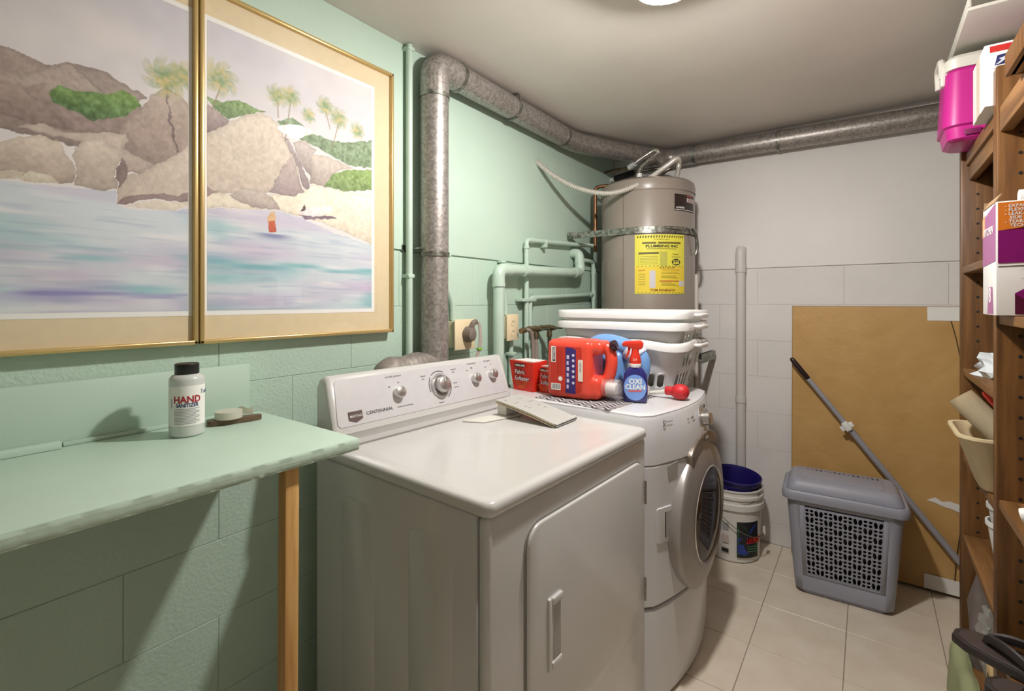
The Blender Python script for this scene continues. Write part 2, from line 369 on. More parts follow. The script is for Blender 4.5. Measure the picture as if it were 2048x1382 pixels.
def painting_mesh(name, y0, y1, z0, z1, mat, parent):
    st = .0017
    ny, nz = int((y1-y0)/st), int((z1-z0)/st)
    yy = np.linspace(y0, y1, ny+1); zz = np.linspace(z0, z1, nz+1)
    Yg, Zg = np.meshgrid(yy*1000, zz*1000)
    rng = np.random.default_rng(3)
    def vnoise(sy, sz, seed):
        r = np.random.default_rng(seed); G = r.random((260, 260))
        a = (Yg+300)/sy; b = Zg/sz
        i = np.floor(a).astype(int); j = np.floor(b).astype(int); fa = a-i; fb = b-j
        fa = fa*fa*(3-2*fa); fb = fb*fb*(3-2*fb); i %= 259; j %= 259
        return (G[i, j]*(1-fa)+G[i+1, j]*fa)*(1-fb) + (G[i, j+1]*(1-fa)+G[i+1, j+1]*fa)*fb
    wob = (vnoise(14, 14, 1)-.5)*7 + (vnoise(5, 5, 2)-.5)*3
    Yw, Zw = Yg+wob, Zg+(vnoise(12, 12, 5)-.5)*6
    def inside(poly, A, B):
        c = np.zeros(A.shape, bool); n = len(poly)
        for k in range(n):
            x1_, z1_ = poly[k]; x2_, z2_ = poly[(k+1) % n]
            if z1_ == z2_: continue
            m = ((z1_ > B) != (z2_ > B)) & (A < (x2_-x1_)*(B-z1_)/(z2_-z1_)+x1_)
            c ^= m
        return c
    def edged(poly, A, B):
        d = np.full(A.shape, 1e9); n = len(poly)
        for k in range(n):
            ax, az = poly[k]; bx_, bz = poly[(k+1) % n]; dx, dz = bx_-ax, bz-az; l = dx*dx+dz*dz
            if l == 0: continue
            t = np.clip(((A-ax)*dx+(B-az)*dz)/l, 0, 1)
            d = np.minimum(d, (A-ax-t*dx)**2+(B-az-t*dz)**2)
        return np.sqrt(d)
    img = np.zeros(Yg.shape+(3,))
    def blend(mask, col):
        m = mask[..., None]; img[:] = img*(1-m) + np.asarray(col)*m
    sk = np.clip((Zg-1750)/300, 0, 1)
    img[:] = np.array((224, 219, 217))[None, None]*(1-sk[..., None]) + np.array((202, 199, 206))[None, None]*sk[..., None]
    blend(np.clip((vnoise(160, 60, 8)-.45)*1.6, 0, .6), (228, 222, 217))
    # water
    wm = inside(WATER, Yw, Zw).astype(float)
    s1 = vnoise(170, 34, 11); s2 = vnoise(90, 12, 12); s3 = vnoise(190, 46, 13); s4 = vnoise(70, 5, 14)
    wc = np.zeros(img.shape); wc[:] = (206, 214, 220)
    def wb_(m, c):
        global_m = np.clip(m, 0, 1)[..., None]; wc[:] = wc*(1-global_m)+np.asarray(c)*global_m
    wb_((s1-.5)*2.2, (138, 190, 194)); wb_((s3-.5)*1.9, (200, 184, 208)); wb_((s2-.6)*1.5, (236, 234, 232)); wb_((s4-.66)*1.1, (140, 162, 186))
    wb_(np.clip((1440-np.abs(Zg-1415)*18)/1440, 0, 1)*(vnoise(70, 9, 15) > .45)*.0, (120, 120, 180))
    dk = np.exp(-((Zg-1352)/14)**2)*np.clip((vnoise(90, 8, 16)-.3)*2, 0, 1)*np.where(Yg < 500, 1, .1); wb_(dk*.8, (128, 122, 184))
    tk = np.exp(-((Zg-1432)/18)**2)*np.clip((vnoise(120, 12, 17)-.35)*2, 0, 1); wb_(tk*.7, (96, 172, 178))
    near = np.exp(-((Zg-1650)/30)**2)*np.where(Yg < 420, 1, 0); wb_(near*.6, (110, 150, 166))
    img[:] = img*(1-wm[..., None]) + wc*wm[..., None]
    gr = (vnoise(9, 9, 21)-.5)*18 + (vnoise(3.4, 5, 22)-.5)*14
    under = [(-200, 1690), (340, 1655), (470, 1640), (470, 1760), (300, 1800), (150, 1830), (-200, 1900)]
    for c1, c2, poly in [((158, 140, 130), (132, 112, 104), under)]+POLYS:
        zs = [p[1] for p in poly]; za, zb = min(zs), max(zs)
        m = inside(poly, Yw, Zw)
        if not m.any(): continue
        t = np.clip((zb-Zg)/max(zb-za, 1), 0, 1)[..., None]
        col = (np.asarray(c1)+(20 if zb-za > 60 and c1[0] > c1[1] else 0))*(1-t)+(np.asarray(c2)-(8 if zb-za > 60 else 0))*t; col = col + (np.array((226, 220, 214))-col)*(.14 if zb-za > 45 else 0)
        leafy = c1[1] > c1[0]+12
        col = col + (gr*(2.4 if leafy else 1))[..., None]
        d = edged(poly, Yw, Zw); e = np.exp(-d/(4 if zb-za > 40 else 1.5))[..., None]*(.13 if not leafy else .06)
        if zb-za < 45: e = e*.3
        col = col*(1-e)
        blend(m.astype(float), col) if False else img.__setitem__(m, col[m])
    sw = np.exp(-(((Yg-694)/45)**2+((Zg-1518)/10)**2))*.7
    msk = sw*(Zg < 1524); blend(msk, (98, 100, 150))
    for (pa, pb) in TRUNKS:
        d = edged([pa, pb], Yg, Zg); blend(np.clip(1.8-d/1.3, 0, 1)*.7, (150, 128, 100))
    for k, (py, pz, pr) in enumerate(PALMS):
        dy, dz = Yg-py, Zg-pz; r = np.hypot(dy, dz)/pr; ph = np.arctan2(dz, dy)+r*.9
        lobes = np.abs(np.cos(3.5*ph+k))**.6
        m = ((r < .5+.7*lobes) & (r < 1.15)).astype(float)*np.clip(1.25-r, 0, 1)*(.45+.55*vnoise(5, 5, 30+k))
        mixc = vnoise(10, 10, 50+k)[..., None]
        blend(np.clip(m*1.2, 0, .9), np.array((112, 146, 100))*(1-mixc)+np.array((206, 184, 110))*mixc)
    img[:] = np.clip(img + ((vnoise(30, 30, 60)-.5)*6)[..., None], 0, 255)
    img[:] = np.clip(img*1.0, 0, 252)
    lf = np.where(img/255 <= .04045, img/255/12.92, ((img/255+.055)/1.055)**2.4)
    nvt = (ny+1)*(nz+1)
    co = np.zeros((nvt, 3), np.float32); Yv, Zv = np.meshgrid(yy, zz); co[:, 1] = Yv.ravel(); co[:, 2] = Zv.ravel()
    a = np.arange(nvt).reshape(nz+1, ny+1); q = np.stack([a[:-1, :-1], a[:-1, 1:], a[1:, 1:], a[1:, :-1]], -1).reshape(-1, 4)
    me = bpy.data.meshes.new(name); me.vertices.add(nvt); me.vertices.foreach_set('co', co.ravel())
    me.loops.add(q.size); me.loops.foreach_set('vertex_index', q.ravel().astype(np.int32))
    me.polygons.add(len(q)); me.polygons.foreach_set('loop_start', np.arange(0, q.size, 4, dtype=np.int32))
    me.update(calc_edges=True)
    at = me.color_attributes.new('paint', 'FLOAT_COLOR', 'POINT')
    at.data.foreach_set('color', np.concatenate([lf.reshape(-1, 3), np.ones((nvt, 1))], 1).astype(np.float32).ravel())
    inv = WM[parent].inverted(); me.transform(inv @ Matrix.Translation((.0215, 0, 0)))
    return putme(name, me, mat, parent, sharp=0)
art = M('watercolour_paint', (255, 255, 255), .6)
N_, L_ = nt(art); va = N_.new('ShaderNodeVertexColor'); va.layer_name = 'paint'; L_.new(va.outputs[0], N_['Principled BSDF'].inputs['Base Color'])
gold = M('gold_frame_metal', (206, 180, 122), .3, metal=.6)
mat_board = M('tan_mat_board', (222, 204, 168), .7, var=.03, vs=40)
pane_m = glassmix('picture_glass', refl=.06)
def picture(y0, y1, py0, py1, label):
    z0, z1 = 1.229, 2.125; pz0, pz1 = 1.312, 2.043
    t = thing('framed_painting', label, 'painting', (0, (y0+y1)/2, z0), 0, None)
    box('backing', .004, .018, y0+.004, y1-.004, z0+.004, z1-.004, M('backing_board', (120, 100, 76), .8), t, W=True)
    fw = .011
    for nm, a in (('frame_rail', (y0, y1, z0, z0+fw)), ('frame_rail', (y0, y1, z1-fw, z1)), ('frame_stile', (y0, y0+fw, z0, z1)), ('frame_stile', (y1-fw, y1, z0, z1))):
        box(nm, .003, .032, *a, gold, t, bev=.003, seg=3, W=True)
    m = box('mat_board', .018, .0205, y0+.008, y1-.008, z0+.008, z1-.008, mat_board, t, W=True)
    box('white_border', .0205, .0212, py0-.011, py1+.011, pz0-.012, pz1+.012, paper_w, m, W=True)
    painting_mesh('print', py0, py1, pz0, pz1, art, t)
    box('glass_pane', .0245, .0255, y0+.008, y1-.008, z0+.008, z1-.008, pane_m, t, W=True)
    return t
picture(-.095, .5035, -.02, .484, 'gold framed seascape watercolour of boulders and sea, nearer the picture edge')
picture(.5065, 1.113, .526, 1.026, 'gold framed beach watercolour with bather and boat, beside the thin green pipe')

# ================================================================ DRYER
D = thing('clothes_dryer', 'white front-loading clothes dryer with a silver slanted control console', 'dryer', (.754, .739, 0), math.radians(87.3))
DW, DD = .752, .645
b = nb(); abox(b, 0, DW, .03, DD, .015, .905, .006); put('cabinet', b, enamel, D)
b = nb(); abox(b, .001, DW-.001, .0, .029, .015, .904, .012, 3); fp = put('front_panel', b, enamel, D)
for y0, y1 in ((.373, .512), (.098, .24)):
    b = nb(); pl = [(y0, .02), (y1, .02), (y1, .835), (y1-.018, .842), (y0+.05, .842-.006), (y0+.012, .835), (y0, .81)]
    pl = [(y0, .03), (y1, .03), (y1, .8), (y1-.006, .818), (y1-.022, .826), (y0+.03, .826), (y0+.008, .816), (y0, .79)]
    aprism(b, pl, .004, basis((.0022, 0, 0), (0, 1, 0), (0, 0, 1)) @ Matrix.Translation((0, 0, -.004)), .0016, 2); put('side_emboss', b, enamel, D)
for x in (.06, DW-.06):
    for y in (.08, DD-.06):
        lathe('foot', [(.02, 0), (.02, .008), (.012, .012), (.012, .02)], black, D, 12, Matrix.Translation((x, y, 0)))
# lid with rounded rim and a shallow dish
b = nb(); ring = lambda w, d, r, z, dx=0, dy=0: [(DW/2+x+dx, .325+y+dy, z) for x, y in rrect(w, d, r, 6)]
W_, D_ = DW+.008, .665
aloft(b, [ring(W_-.01, D_-.01, .02, .905), ring(W_, D_, .024, .912), ring(W_, D_, .024, .924), ring(W_-.006, D_-.006, .022, .932), ring(W_-.02, D_-.02, .02, .9355), ring(W_-.06, D_-.06, .03, .9345), ring(W_-.1, D_-.1, .04, .9305)])
put('lid', b, enamel, D, sharp=50)
# door with rounded corners, handle and hinges
def rpoly(x0, x1, z0, z1, r, n=6): return [((x0+x1)/2+x, (z0+z1)/2+z) for x, z in rrect(x1-x0, z1-z0, r, n)]
FM = lambda y: basis((0, y, 0), (1, 0, 0), (0, 0, 1))       # local plane facing the front (normal -y)
prism('door_gap', rpoly(.117, .722, .323, .849, .055), .002, M('seam_shadow', (150, 147, 142), .5), D, FM(0))
dr = prism('door', rpoly(.122, .717, .328, .844, .05), .010, enamel, D, FM(0), .005, 3)
b = nb(); abox(b, .192, .246, -.0125, -.008, .495, .66, .003)
abox(b, .192, .204, -.016, -.008, .495, .66, .003); abox(b, .204, .246, -.019, -.009, .642, .66, .004, 3); abox(b, .204, .246, -.017, -.009, .495, .512, .004, 3)
h = put('handle', b, enamel, dr)
box('handle_recess', .214, .242, -.0135, -.0122, .515, .64, M('recess_grey', (170, 167, 162), .5), h)
for z in (.74, .44):
    b = nb()
    for k in range(3): atube(b, [(.7225, -.012, z-.035+k*.0245), (.7225, -.012, z-.013+k*.0245)], .0035, 8)
    abox(b, .7225, .733, -.0022, 0, z-.035, z+.037, .0008); put('hinge', b, steel, D)
# console
prof = [(.645, .932), (.645, 1.1), (.636, 1.118), (.622, 1.126), (.605, 1.127), (.597, 1.122), (.552, .985), (.547, .972), (.552, .962), (.556, .932)]
def cons(x, s=0):
    cy, cz = .602, 1.02
    return [(x, cy+(y-cy)*(1-s), cz+(z-cz)*(1-s)) for y, z in prof]
b = nb(); aloft(b, [cons(.0, .14), cons(.004, .05), cons(.014, .0), cons(.735, .0), cons(.745, .05), cons(.749, .14)])
co = put('console', b, enamel, D, sharp=40)
nrm = Vector((0, -(1.122-.985), .597-.552)).normalized(); up = Vector((0, .045, .137)).normalized()
def face(x, s, off=.001): return Vector((x, .552, .985)) + up*s + nrm*off        # s up the slope, 0..0.144
FB = lambda x, s, off=.0012: basis(face(x, s, off), (1, 0, 0), up)
b = nb(); pts = [(.02, .004), (.73, .004), (.734, .012), (.72, .128), (.712, .137), (.03, .137), (.022, .13), (.012, .014)]
aprism(b, pts, .0025, FB(0, 0, -.0008), .001, 1); put('fascia', b, silver, D)
box('fascia_strip', .07, .745, .5535, .556, .936, .966, M('fascia_lower', (214, 212, 211), .35, metal=.1), D, bev=.001, seg=1)
def knob(x, s, r, h, ring):
    mt = FB(x, s, .0015)
    o = lathe('knob', [(r*1.02, 0), (r*1.04, .004), (r, h*.7), (r*.93, h*.92), (r*.8, h), (0, h+.0005)], chrome, D, 28, mt)
    if ring:
        lathe('dial_ring', [(ring*.8, 0), (ring, .0), (ring, .004), (ring*.93, .0065), (ring*.78, .0065), (ring*.74, .003)], M('dial_ring_grey', (196, 194, 194), .3, metal=.5), o, 36, mt, cap=False)
    box('pointer', -.0012, .0012, r*.3, r*.9, h, h+.0012, M('pointer_white', (235, 235, 235), .4), o, mtx=mt)
knob(.228, .072, .0185, .02, 0); knob(.402, .072, .027, .03, .042); knob(.571, .074, .0185, .02, 0); knob(.665, .078, .0185, .02, 0)
b = nb()
for a0, a1 in ((60, 130), (140, 200), (-60, 20)):
    n = 14
    for i in range(n):
        for k in (0, 1): pass
    A = [math.radians(a0+(a1-a0)*i/n) for i in range(n+1)]
    mt = FB(.402, .072, .0022)
    vs = [(b.verts.new(mt @ Vector((.047*math.cos(t), .047*math.sin(t), 0))), b.verts.new(mt @ Vector((.0495*math.cos(t), .0495*math.sin(t), 0)))) for t in A]
    for i in range(n): b.faces.new((vs[i][0], vs[i+1][0], vs[i+1][1], vs[i][1]))
put('dial_markings', b, ink, D, sharp=0)
for s, x, q, sz in (('wrinkle prevent', .19, .122, .0095), ('temperature', .545, .127, .009), ('end signal', .635, .129, .009), ('timed\n dry', .325, .108, .0095), ('sensor\n dry', .463, .116, .0095), ('off', .195, .092, .006), ('on', .232, .102, .006), ('low', .535, .105, .006), ('high', .56, .112, .006), ('off', .635, .107, .006), ('on', .668, .115, .006), ('less dry', .462, .07, .0055), ('more dry', .462, .055, .0055), ('cool down', .38, .014, .0055)):
    txt('lettering', s, sz, grey_ink if sz > .008 else ink, D, FB(x, q, .0022))
txt('lettering', 'CENTENNIAL', .0135, ink, D, FB(.105, .026, .0022), sx=1.15)
txt('lettering', 'commercial technology', .0065, grey_ink, D, FB(.215, .028, .0022))
b = nb(); aprism(b, [(.048, .02), (.07, .012), (.092, .02), (.092, .043), (.048, .043)], .003, FB(0, 0, .0014), .0008, 1); bd = put('brand_badge', b, M('badge_grey', (128, 116, 112), .3, metal=.6), D)
txt('lettering', 'MAYTAG', .0095, M('badge_light', (225, 220, 215), .3), bd, FB(.07, .026, .0047), align='CENTER', bold=.02)

# ================================================================ WASHER
WSH = thing('washing_machine', 'white front-loading washing machine with a round silver porthole door', 'washer', (.80, 1.503, 0), math.radians(88.3))
WW, WDp = .645, .70
def wring(z, bulge, inset=0, n=18, ch=.035, back=WDp):
    """plan outline: bowed front (towards -y) with chamfered corners"""
    out = []
    x0, x1 = inset, WW-inset
    for i in range(n+1):
        t = i/n; x = x0+ch + (x1-x0-2*ch)*t
        out.append((x, inset-bulge*math.sin(PI*(.12+.76*t))+bulge*.37, z))
    out += [(x1, inset+ch*.9, z), (x1, back-inset, z), (x0, back-inset, z), (x0, inset+ch*.9, z)]
    return out
b = nb(); aloft(b, [wring(.012, .06, .012), wring(.02, .06, .004), wring(.30, .085, 0), wring(.328, .086, .002), wring(.333, .086, .006)]); put('toe_panel', b, enamel_w, WSH, sharp=30)
b = nb(); aloft(b, [wring(.333, .075, .012), wring(.345, .075, .012)]); put('panel_seam', b, M('seam_shadow', (150, 147, 142), .5), WSH)
b = nb(); aloft(b, [wring(.343, .088, .003), wring(.347, .09, 0), wring(.6, .10, 0), wring(.796, .096, 0), wring(.799, .094, .003)]); cab = put('cabinet', b, enamel_w, WSH, sharp=30)
b = nb(); aloft(b, [wring(.801, .1, .002), wring(.804, .103, 0), wring(.87, .098, .001), wring(.945, .07, .004), wring(.957, .066, .008)]); cp = put('control_panel', b, enamel_w, WSH, sharp=30)
b = nb(); aloft(b, [wring(.955, .064, .008), wring(.962, .062, .008), wring(.9655, .058, .014), wring(.9665, .05, .03)]); put('top', b, enamel_w, WSH, sharp=40)
for x in (.06, WW-.06):
    for y in (.1, WDp-.06): lathe('foot', [(.02, 0), (.02, .008), (.012, .012), (.012, .02)], black, WSH, 12, Matrix.Translation((x, y, 0)))
# porthole door
DC = (.352, 0, .562); yb = -.044
DM = basis((DC[0], yb, DC[2]), (1, 0, 0), (0, 0, 1))
ring_m = M('door_ring_silver', (166, 161, 158), .36, metal=.4)
lathe('door_gasket', [(.2585, -.05), (.2585, .003), (.25, .005)], M('gasket_grey', (120, 112, 104), .5), WSH, 48, DM, cap=False)
dd = lathe('door', [(.257, -.035), (.2605, -.02), (.2605, .01), (.258, .017), (.252, .021), (.235, .026), (.2, .034), (.172, .039), (.165, .038), (.16, .032), (.158, .012), (.13, .0)], ring_m, WSH, 56, DM, cap=False, sharp=50)
lathe('door_glass', [(.166, .035), (.15, .038), (.12, .042), (.08, .046), (.04, .048), (0, .0485)], glassmix('door_glass_tint', (150, 130, 110), refl=.16), dd, 48, DM, cap=False)
lathe('drum_bowl', [(.158, .012), (.14, -.0), (.1, -.02), (.05, -.028), (0, -.03)], M('drum_grey', (96, 84, 74), .3, metal=.4), dd, 40, DM, cap=False)
lathe('door_trim', [(.172, .038), (.17, .042), (.165, .038)], chrome, dd, 48, DM, cap=False)
# silver crest over the door
def crest(s, zoff): return [(DC[0]+s*x, DC[2]+.19+zoff+s*z) for x, z in [(.165*math.cos(math.radians(a)), .086*math.sin(math.radians(a))) for a in range(20, 161, 10)]]
cr = crest(1, .02); arc = [(DC[0]+.252*math.cos(math.radians(a)), DC[2]+.252*math.sin(math.radians(a))) for a in range(126, 53, -6)]
b = nb(); aprism(b, cr+arc, .03, FM(-.040), .006, 3); cs = put('door_crest', b, M('crest_bronze', (140, 130, 120), .32, metal=.5), WSH)
b = nb(); aprism(b, [(DC[0]+x, .838+z) for x, z in [(.036*math.cos(math.radians(a)), .011*math.sin(math.radians(a))) for a in range(0, 360, 20)]], .004, FM(-.069), .001, 1); put('crest_badge', b, M('badge_dark', (84, 72, 64), .3, metal=.5), cs)
txt('lettering', 'duet', .021, M('badge_light', (225, 220, 215), .3), cs, basis((DC[0], -.0735, .833), (1, 0, 0), (0, 0, 1)), align='CENTER', shear=.3)
def wy(x, z):
    t = min(max((x-.035)/(WW-.07), 0), 1); bl = .103+(z-.804)*(-.033/.141) if z > .8 else .1
    return -bl*math.sin(PI*(.12+.76*t))+bl*.37
def WF(x, z, off=-.0002): return basis((x, wy(x, z)-off, z), (1, -(wy(x+.01, z)-wy(x-.01, z))/-.02, 0), (0, .16, 1))
kb = lathe('selector_knob', [(.036, 0), (.036, .004), (.026, .006), (.0255, .03), (.022, .034), (0, .034)], chrome, WSH, 28, WF(.37, .9))
lathe('knob_ring', [(.05, 0), (.05, .003), (.037, .004)], M('dial_ring_grey', (196, 194, 194), .3, metal=.5), kb, 32, WF(.37, .9), cap=False)
prism('display', [(.01*math.cos(a*.3), .006*math.sin(a*.3)) for a in range(21)], .002, black, WSH, WF(.43, .935) @ Matrix.Rotation(.2, 4, 'Z'))
for k in range(7): box('indicator_light', -.004, .004, -.0012, .0012, 0, .0012, grey_ink, WSH, mtx=WF(.44+.012*k, .915-.004*abs(k-3)))
for k in range(6):
    box('button_row', -.012, .012, -.0012, .0012, 0, .0012, grey_ink, WSH, mtx=WF(.27+.008*(k % 2), .925-.014*k))
    box('cycle_marking', -.006, .006, -.0008, .0008, 0, .0008, grey_ink, WSH, mtx=WF(.235, .925-.014*k))
lathe('brand_ring', [(.0065, 0), (.0065, .001), (.0045, .001), (.0045, 0)], ink, WSH, 16, WF(.085, .935), cap=False)
txt('lettering', 'Whirlpool', .009, grey_ink, WSH, WF(.095, .932, .0003))
# dispenser notch and door pull on the left of the porthole
def WV(x, z, off=0): return basis((x, wy(x, z)-off, z), (1, (wy(x+.02, .7)-wy(x-.02, .7))/.04, 0), (0, 0, 1))
prism('dispenser_notch', [(-.028, .02), (.028, .03), (.025, -.018), (-.022, -.022)], .002, M('recess_grey', (170, 167, 162), .5), WSH, WV(.118, .77, -.0006), .0005, 1)
b = nb(); aprism(b, rpoly(-.036, .036, -.058, .058, .006), .008, WV(.078, .602, -.004), .0025, 2)
dp = put('door_pull', b, enamel_w, WSH)
prism('pull_recess', rpoly(.002, .032, -.042, .042, .004), .0006, M('recess_grey', (170, 167, 162), .5), dp, WV(.078, .602, .0041))
prism('pull_slot', rpoly(-.002, .002, -.042, .042, .0005), .0008, dark, dp, WV(.078, .602, .0041))

# ================================================================ DUCT ALONG THE WALLS
DU = thing('exhaust_duct', 'round galvanised exhaust duct running up and around under the ceiling', 'duct', (.068, 1.272, .8))
r = .0505
def ptube(nm, pts, rr=r, m=gal, n=24): return tube(nm, pts, rr, m, DU, n, W=True)
ptube('pipe_section', [(.068, 1.272, .85), (.068, 1.272, 1.515)]); ptube('pipe_section', [(.068, 1.272, 1.505), (.068, 1.272, 2.11)], r+.0012)
el = [(.068, 1.272, 2.085)] + fil([(.068, 1.272, 2.10), (.068, 1.272, 2.208), (.068, 1.385, 2.2085)], .105, 5) + [(.068, 1.40, 2.2085)]
b = nb(); atube(b, el, r+.003, 24); put('elbow', b, gal, DU, W=True, sharp=8)
ptube('pipe_section', [(.068, 1.39, 2.2085), (.068, 1.76, 2.206)]); ptube('pipe_section', [(.068, 1.755, 2.206), (.068, 2.2, 2.203)], r+.001)
el = [(.068, 2.18, 2.203)] + fil([(.068, 2.19, 2.203), (.068, 2.32, 2.202), (.135, 2.46, 2.2)], .1, 4)
b = nb(); atube(b, el, r+.003, 24); put('elbow', b, gal, DU, W=True, sharp=8)
ptube('pipe_section', [(.125, 2.44, 2.2), (.33, 2.84, 2.198)])
el = fil([(.305, 2.79, 2.198), (.372, 2.925, 2.197), (.54, 2.925, 2.197)], .12, 4)
b = nb(); atube(b, el, r+.003, 24); put('elbow', b, gal, DU, W=True, sharp=8)
ptube('pipe_section', [(.53, 2.925, 2.197), (.98, 2.925, 2.192)]); ptube('pipe_section', [(.97, 2.925, 2.192), (1.93, 2.925, 2.182)], r+.001)
for p, d in (((.068, 1.395, 2.2085), (0, 1, 0)), ((.068, 1.755, 2.206), (0, 1, 0)), ((.068, 2.195, 2.203), (0, 1, 0)), ((.54, 2.925, 2.197), (1, 0, 0)), ((.975, 2.925, 2.192), (1, 0, 0)), ((.068, 1.272, 1.508), (0, 0, 1)), ((.068, 1.272, 2.09), (0, 0, 1))):
    q = Vector(p); dv = Vector(d); tube('joint_band', [q-dv*.008, q+dv*.008], r+.0048, gal2, DU, 24, W=True)
b = nb(); atube(b, fil([(.068, 1.75, 2.263), (.11, 1.75, 2.262), (.122, 1.75, 2.21), (.1, 1.75, 2.16)], .02), .004, 6); put('hanger_strap', b, steel, DU, W=True)
b = nb(); abox(b, .0, .068, 1.205, 1.222, 1.525, 1.53); abox(b, .0, .004, 1.17, 1.222, 1.515, 1.54); put('wall_strap', b, gal2, DU, W=True)
b = nb(); p = resample(spl([(.072, 1.262, .95), (.072, 1.255, 1.075), (.072, 1.2, 1.105), (.072, 1.12, 1.098), (.07, 1.06, 1.095), (.068, 1.03, 1.03), (.068, 1.03, .9)], 20), .006)
atube(b, p, [.049*(1+.022*math.sin(i*1.9)+.03*math.sin(i*.37)) for i in range(len(p))], 18)
tag(put('vent_hose', b, M('foil_hose', (142, 134, 127), .55, metal=.2, var=.25, vs=25, bump=.5, bs=50), None, origin=(.072, 1.14, .9)), 'crumpled grey foil vent hose sticking up behind the dryer console', 'vent hose')

# ================================================================ PIPES AND BOXES ON THE GREEN WALL
def one(name, bm, mat, label, cat, origin, group=None, sharp=35):
    return tag(put(name, bm, mat, None, origin=origin, sharp=sharp), label, cat, group)
t = thing('conduit_pipe', 'thin green-painted conduit rising to the ceiling beside the framed painting', 'pipe', (.022, 1.19, .4))
tube('pipe', [(.022, 1.19, .4), (.022, 1.19, 2.262)], .0125, green_pipe, t, 12, W=True)
for z in (2.24, 1.42): b = nb(); abox(b, .0, .036, 1.175, 1.205, z, z+.014, .003); put('clip', b, green_pipe, t, W=True)
def outlet(y0, y1, z0, z1, label, kind, cpts, clabel):
    t = thing('outlet_box', label, 'outlet', (.0, (y0+y1)/2, z0))
    cream = M('cream_plate', (232, 214, 178), .45); bx = M('cream_box', (206, 196, 166), .5)
    box('box', .0, .052, y0+.004, y1-.008, z0+.008, z1-.008, bx, t, bev=.003, W=True)
    pl = box('cover_plate', .052, .059, y0, y1, z0, z1, cream, t, bev=.002, W=True)
    ym, zm = (y0+y1)/2, (z0+z1)/2
    mt = lambda y, z, o=.059: basis((o, y, z), (0, 1, 0), (0, 0, 1))
    if kind == 'dryer':
        lathe('socket_face', [(.027, 0), (.027, .002), (0, .002)], black, pl, 24, WM[t].inverted() @ mt(ym+.008, zm))
    else:
        for dz in (-.022, .022):
            f = lathe('socket_face', [(.0165, 0), (.0165, .0015), (0, .0015)], cream, pl, 20, WM[t].inverted() @ mt(ym, zm+dz))
            for dy in (-.006, .006): box('slot', -.001, .001, -.004, .004, 0, .002, dark, f) if False else put('slot', (lambda q: (abox(q, dy-.001, dy+.001, .0, .009, .0, .0022, mtx=WM[t].inverted() @ mt(ym, zm+dz)), q)[1])(nb()), dark, pl)
    t2 = thing('conduit_pipe', clabel, 'pipe', (cpts[-1]))
    tube('pipe', fil(cpts, .05), .0105, green_pipe, t2, 10, W=True)
    b = nb(); q = cpts[0]; abox(b, .0, .03, q[1]-.018, q[1]+.018, q[2]-.012, q[2]-.002, .003); put('clip', b, green_pipe, t2, W=True)
    return t, ym, zm
ob, ym, zm = outlet(1.392, 1.512, 1.143, 1.264, 'large cream outlet box with the dryer plug, beside the steel duct', 'dryer',
    [(.014, 1.385, 1.522), (.014, 1.385, 1.40), (.014, 1.425, 1.33), (.016, 1.425, 1.262)], 'short bent green conduit entering the top of the dryer outlet box')
outlet(1.732, 1.818, 1.158, 1.277, 'small cream duplex outlet box between the green drain pipe and faucets', 'duplex',
    [(.014, 1.748, 1.522), (.014, 1.748, 1.41), (.014, 1.775, 1.345), (.016, 1.775, 1.275)], 'short bent green conduit entering the top of the duplex outlet box')
t = thing('power_cord', 'grey dryer power cord looping from its plug in the large outlet', 'cord', (.06, ym, 1.0))
pg = M('plug_grey', (118, 106, 98), .5)
b = nb(); alathe(b, [(.027, 0), (.027, .012), (.022, .03), (.012, .036), (0, .036)], 20, basis((.0615, ym+.008, zm), (0, 1, 0), (0, 0, 1)), ey=1.2); put('plug', b, pg, t, W=True)
tube('strain_relief', spl([(.08, ym+.008, zm+.02), (.085, ym+.018, zm+.045), (.085, ym+.035, zm+.05)], 6), .011, pg, t, 10, W=True)
for k in range(3): tube('cord_strand', spl([(.085, ym+.03, zm+.05), (.085, ym+.05+.004*k, zm+.042), (.086, ym+.056+.005*k, zm-.01), (.085, ym+.05+.006*k, zm-.06), (.08, ym+.03+.006*k, zm-.12), (.078, ym+.018+.006*k, .95)], 8), .0035, M('cord_grey', (178, 166, 156), .5), t, 8, W=True)
b = nb(); abox(b, .079, .092, ym+.043, ym+.067, zm-.066, zm-.056, .002); put('tie', b, M('lime_tie', (132, 186, 70), .5), t, W=True)
# drain
t = thing('drain_pipe', 'thick green-painted drain pipe with elbows bending along the green wall', 'pipe', (.062, 1.665, .3))
tube('pipe', [(.062, 1.665, .3), (.062, 1.665, 1.425)], .024, green_pipe, t, 20, W=True)
tube('elbow', fil([(.062, 1.665, 1.405), (.062, 1.665, 1.475), (.062, 1.745, 1.477)], .07, 7), .0275, green_pipe, t, 20, W=True)
tube('pipe', [(.062, 1.73, 1.477), (.062, 2.36, 1.494)], .024, green_pipe, t, 20, W=True)
tube('elbow', fil([(.062, 2.335, 1.4935), (.06, 2.412, 1.497), (.055, 2.412, 1.565)], .055, 6), .0275, green_pipe, t, 20, W=True)
tube('elbow', fil([(.055, 2.412, 1.555), (.052, 2.412, 1.605), (.006, 2.412, 1.608)], .04, 6), .0265, green_pipe, t, 20, W=True)
for p, q in (((.062, 1.665, 1.40), (.062, 1.665, 1.415)), ((.062, 1.845, 1.48), (.062, 1.86, 1.4805)), ((.055, 2.412, 1.548), (.054, 2.412, 1.556))): tube('coupling', [p, q], .0295, green_pipe, t, 20, W=True)
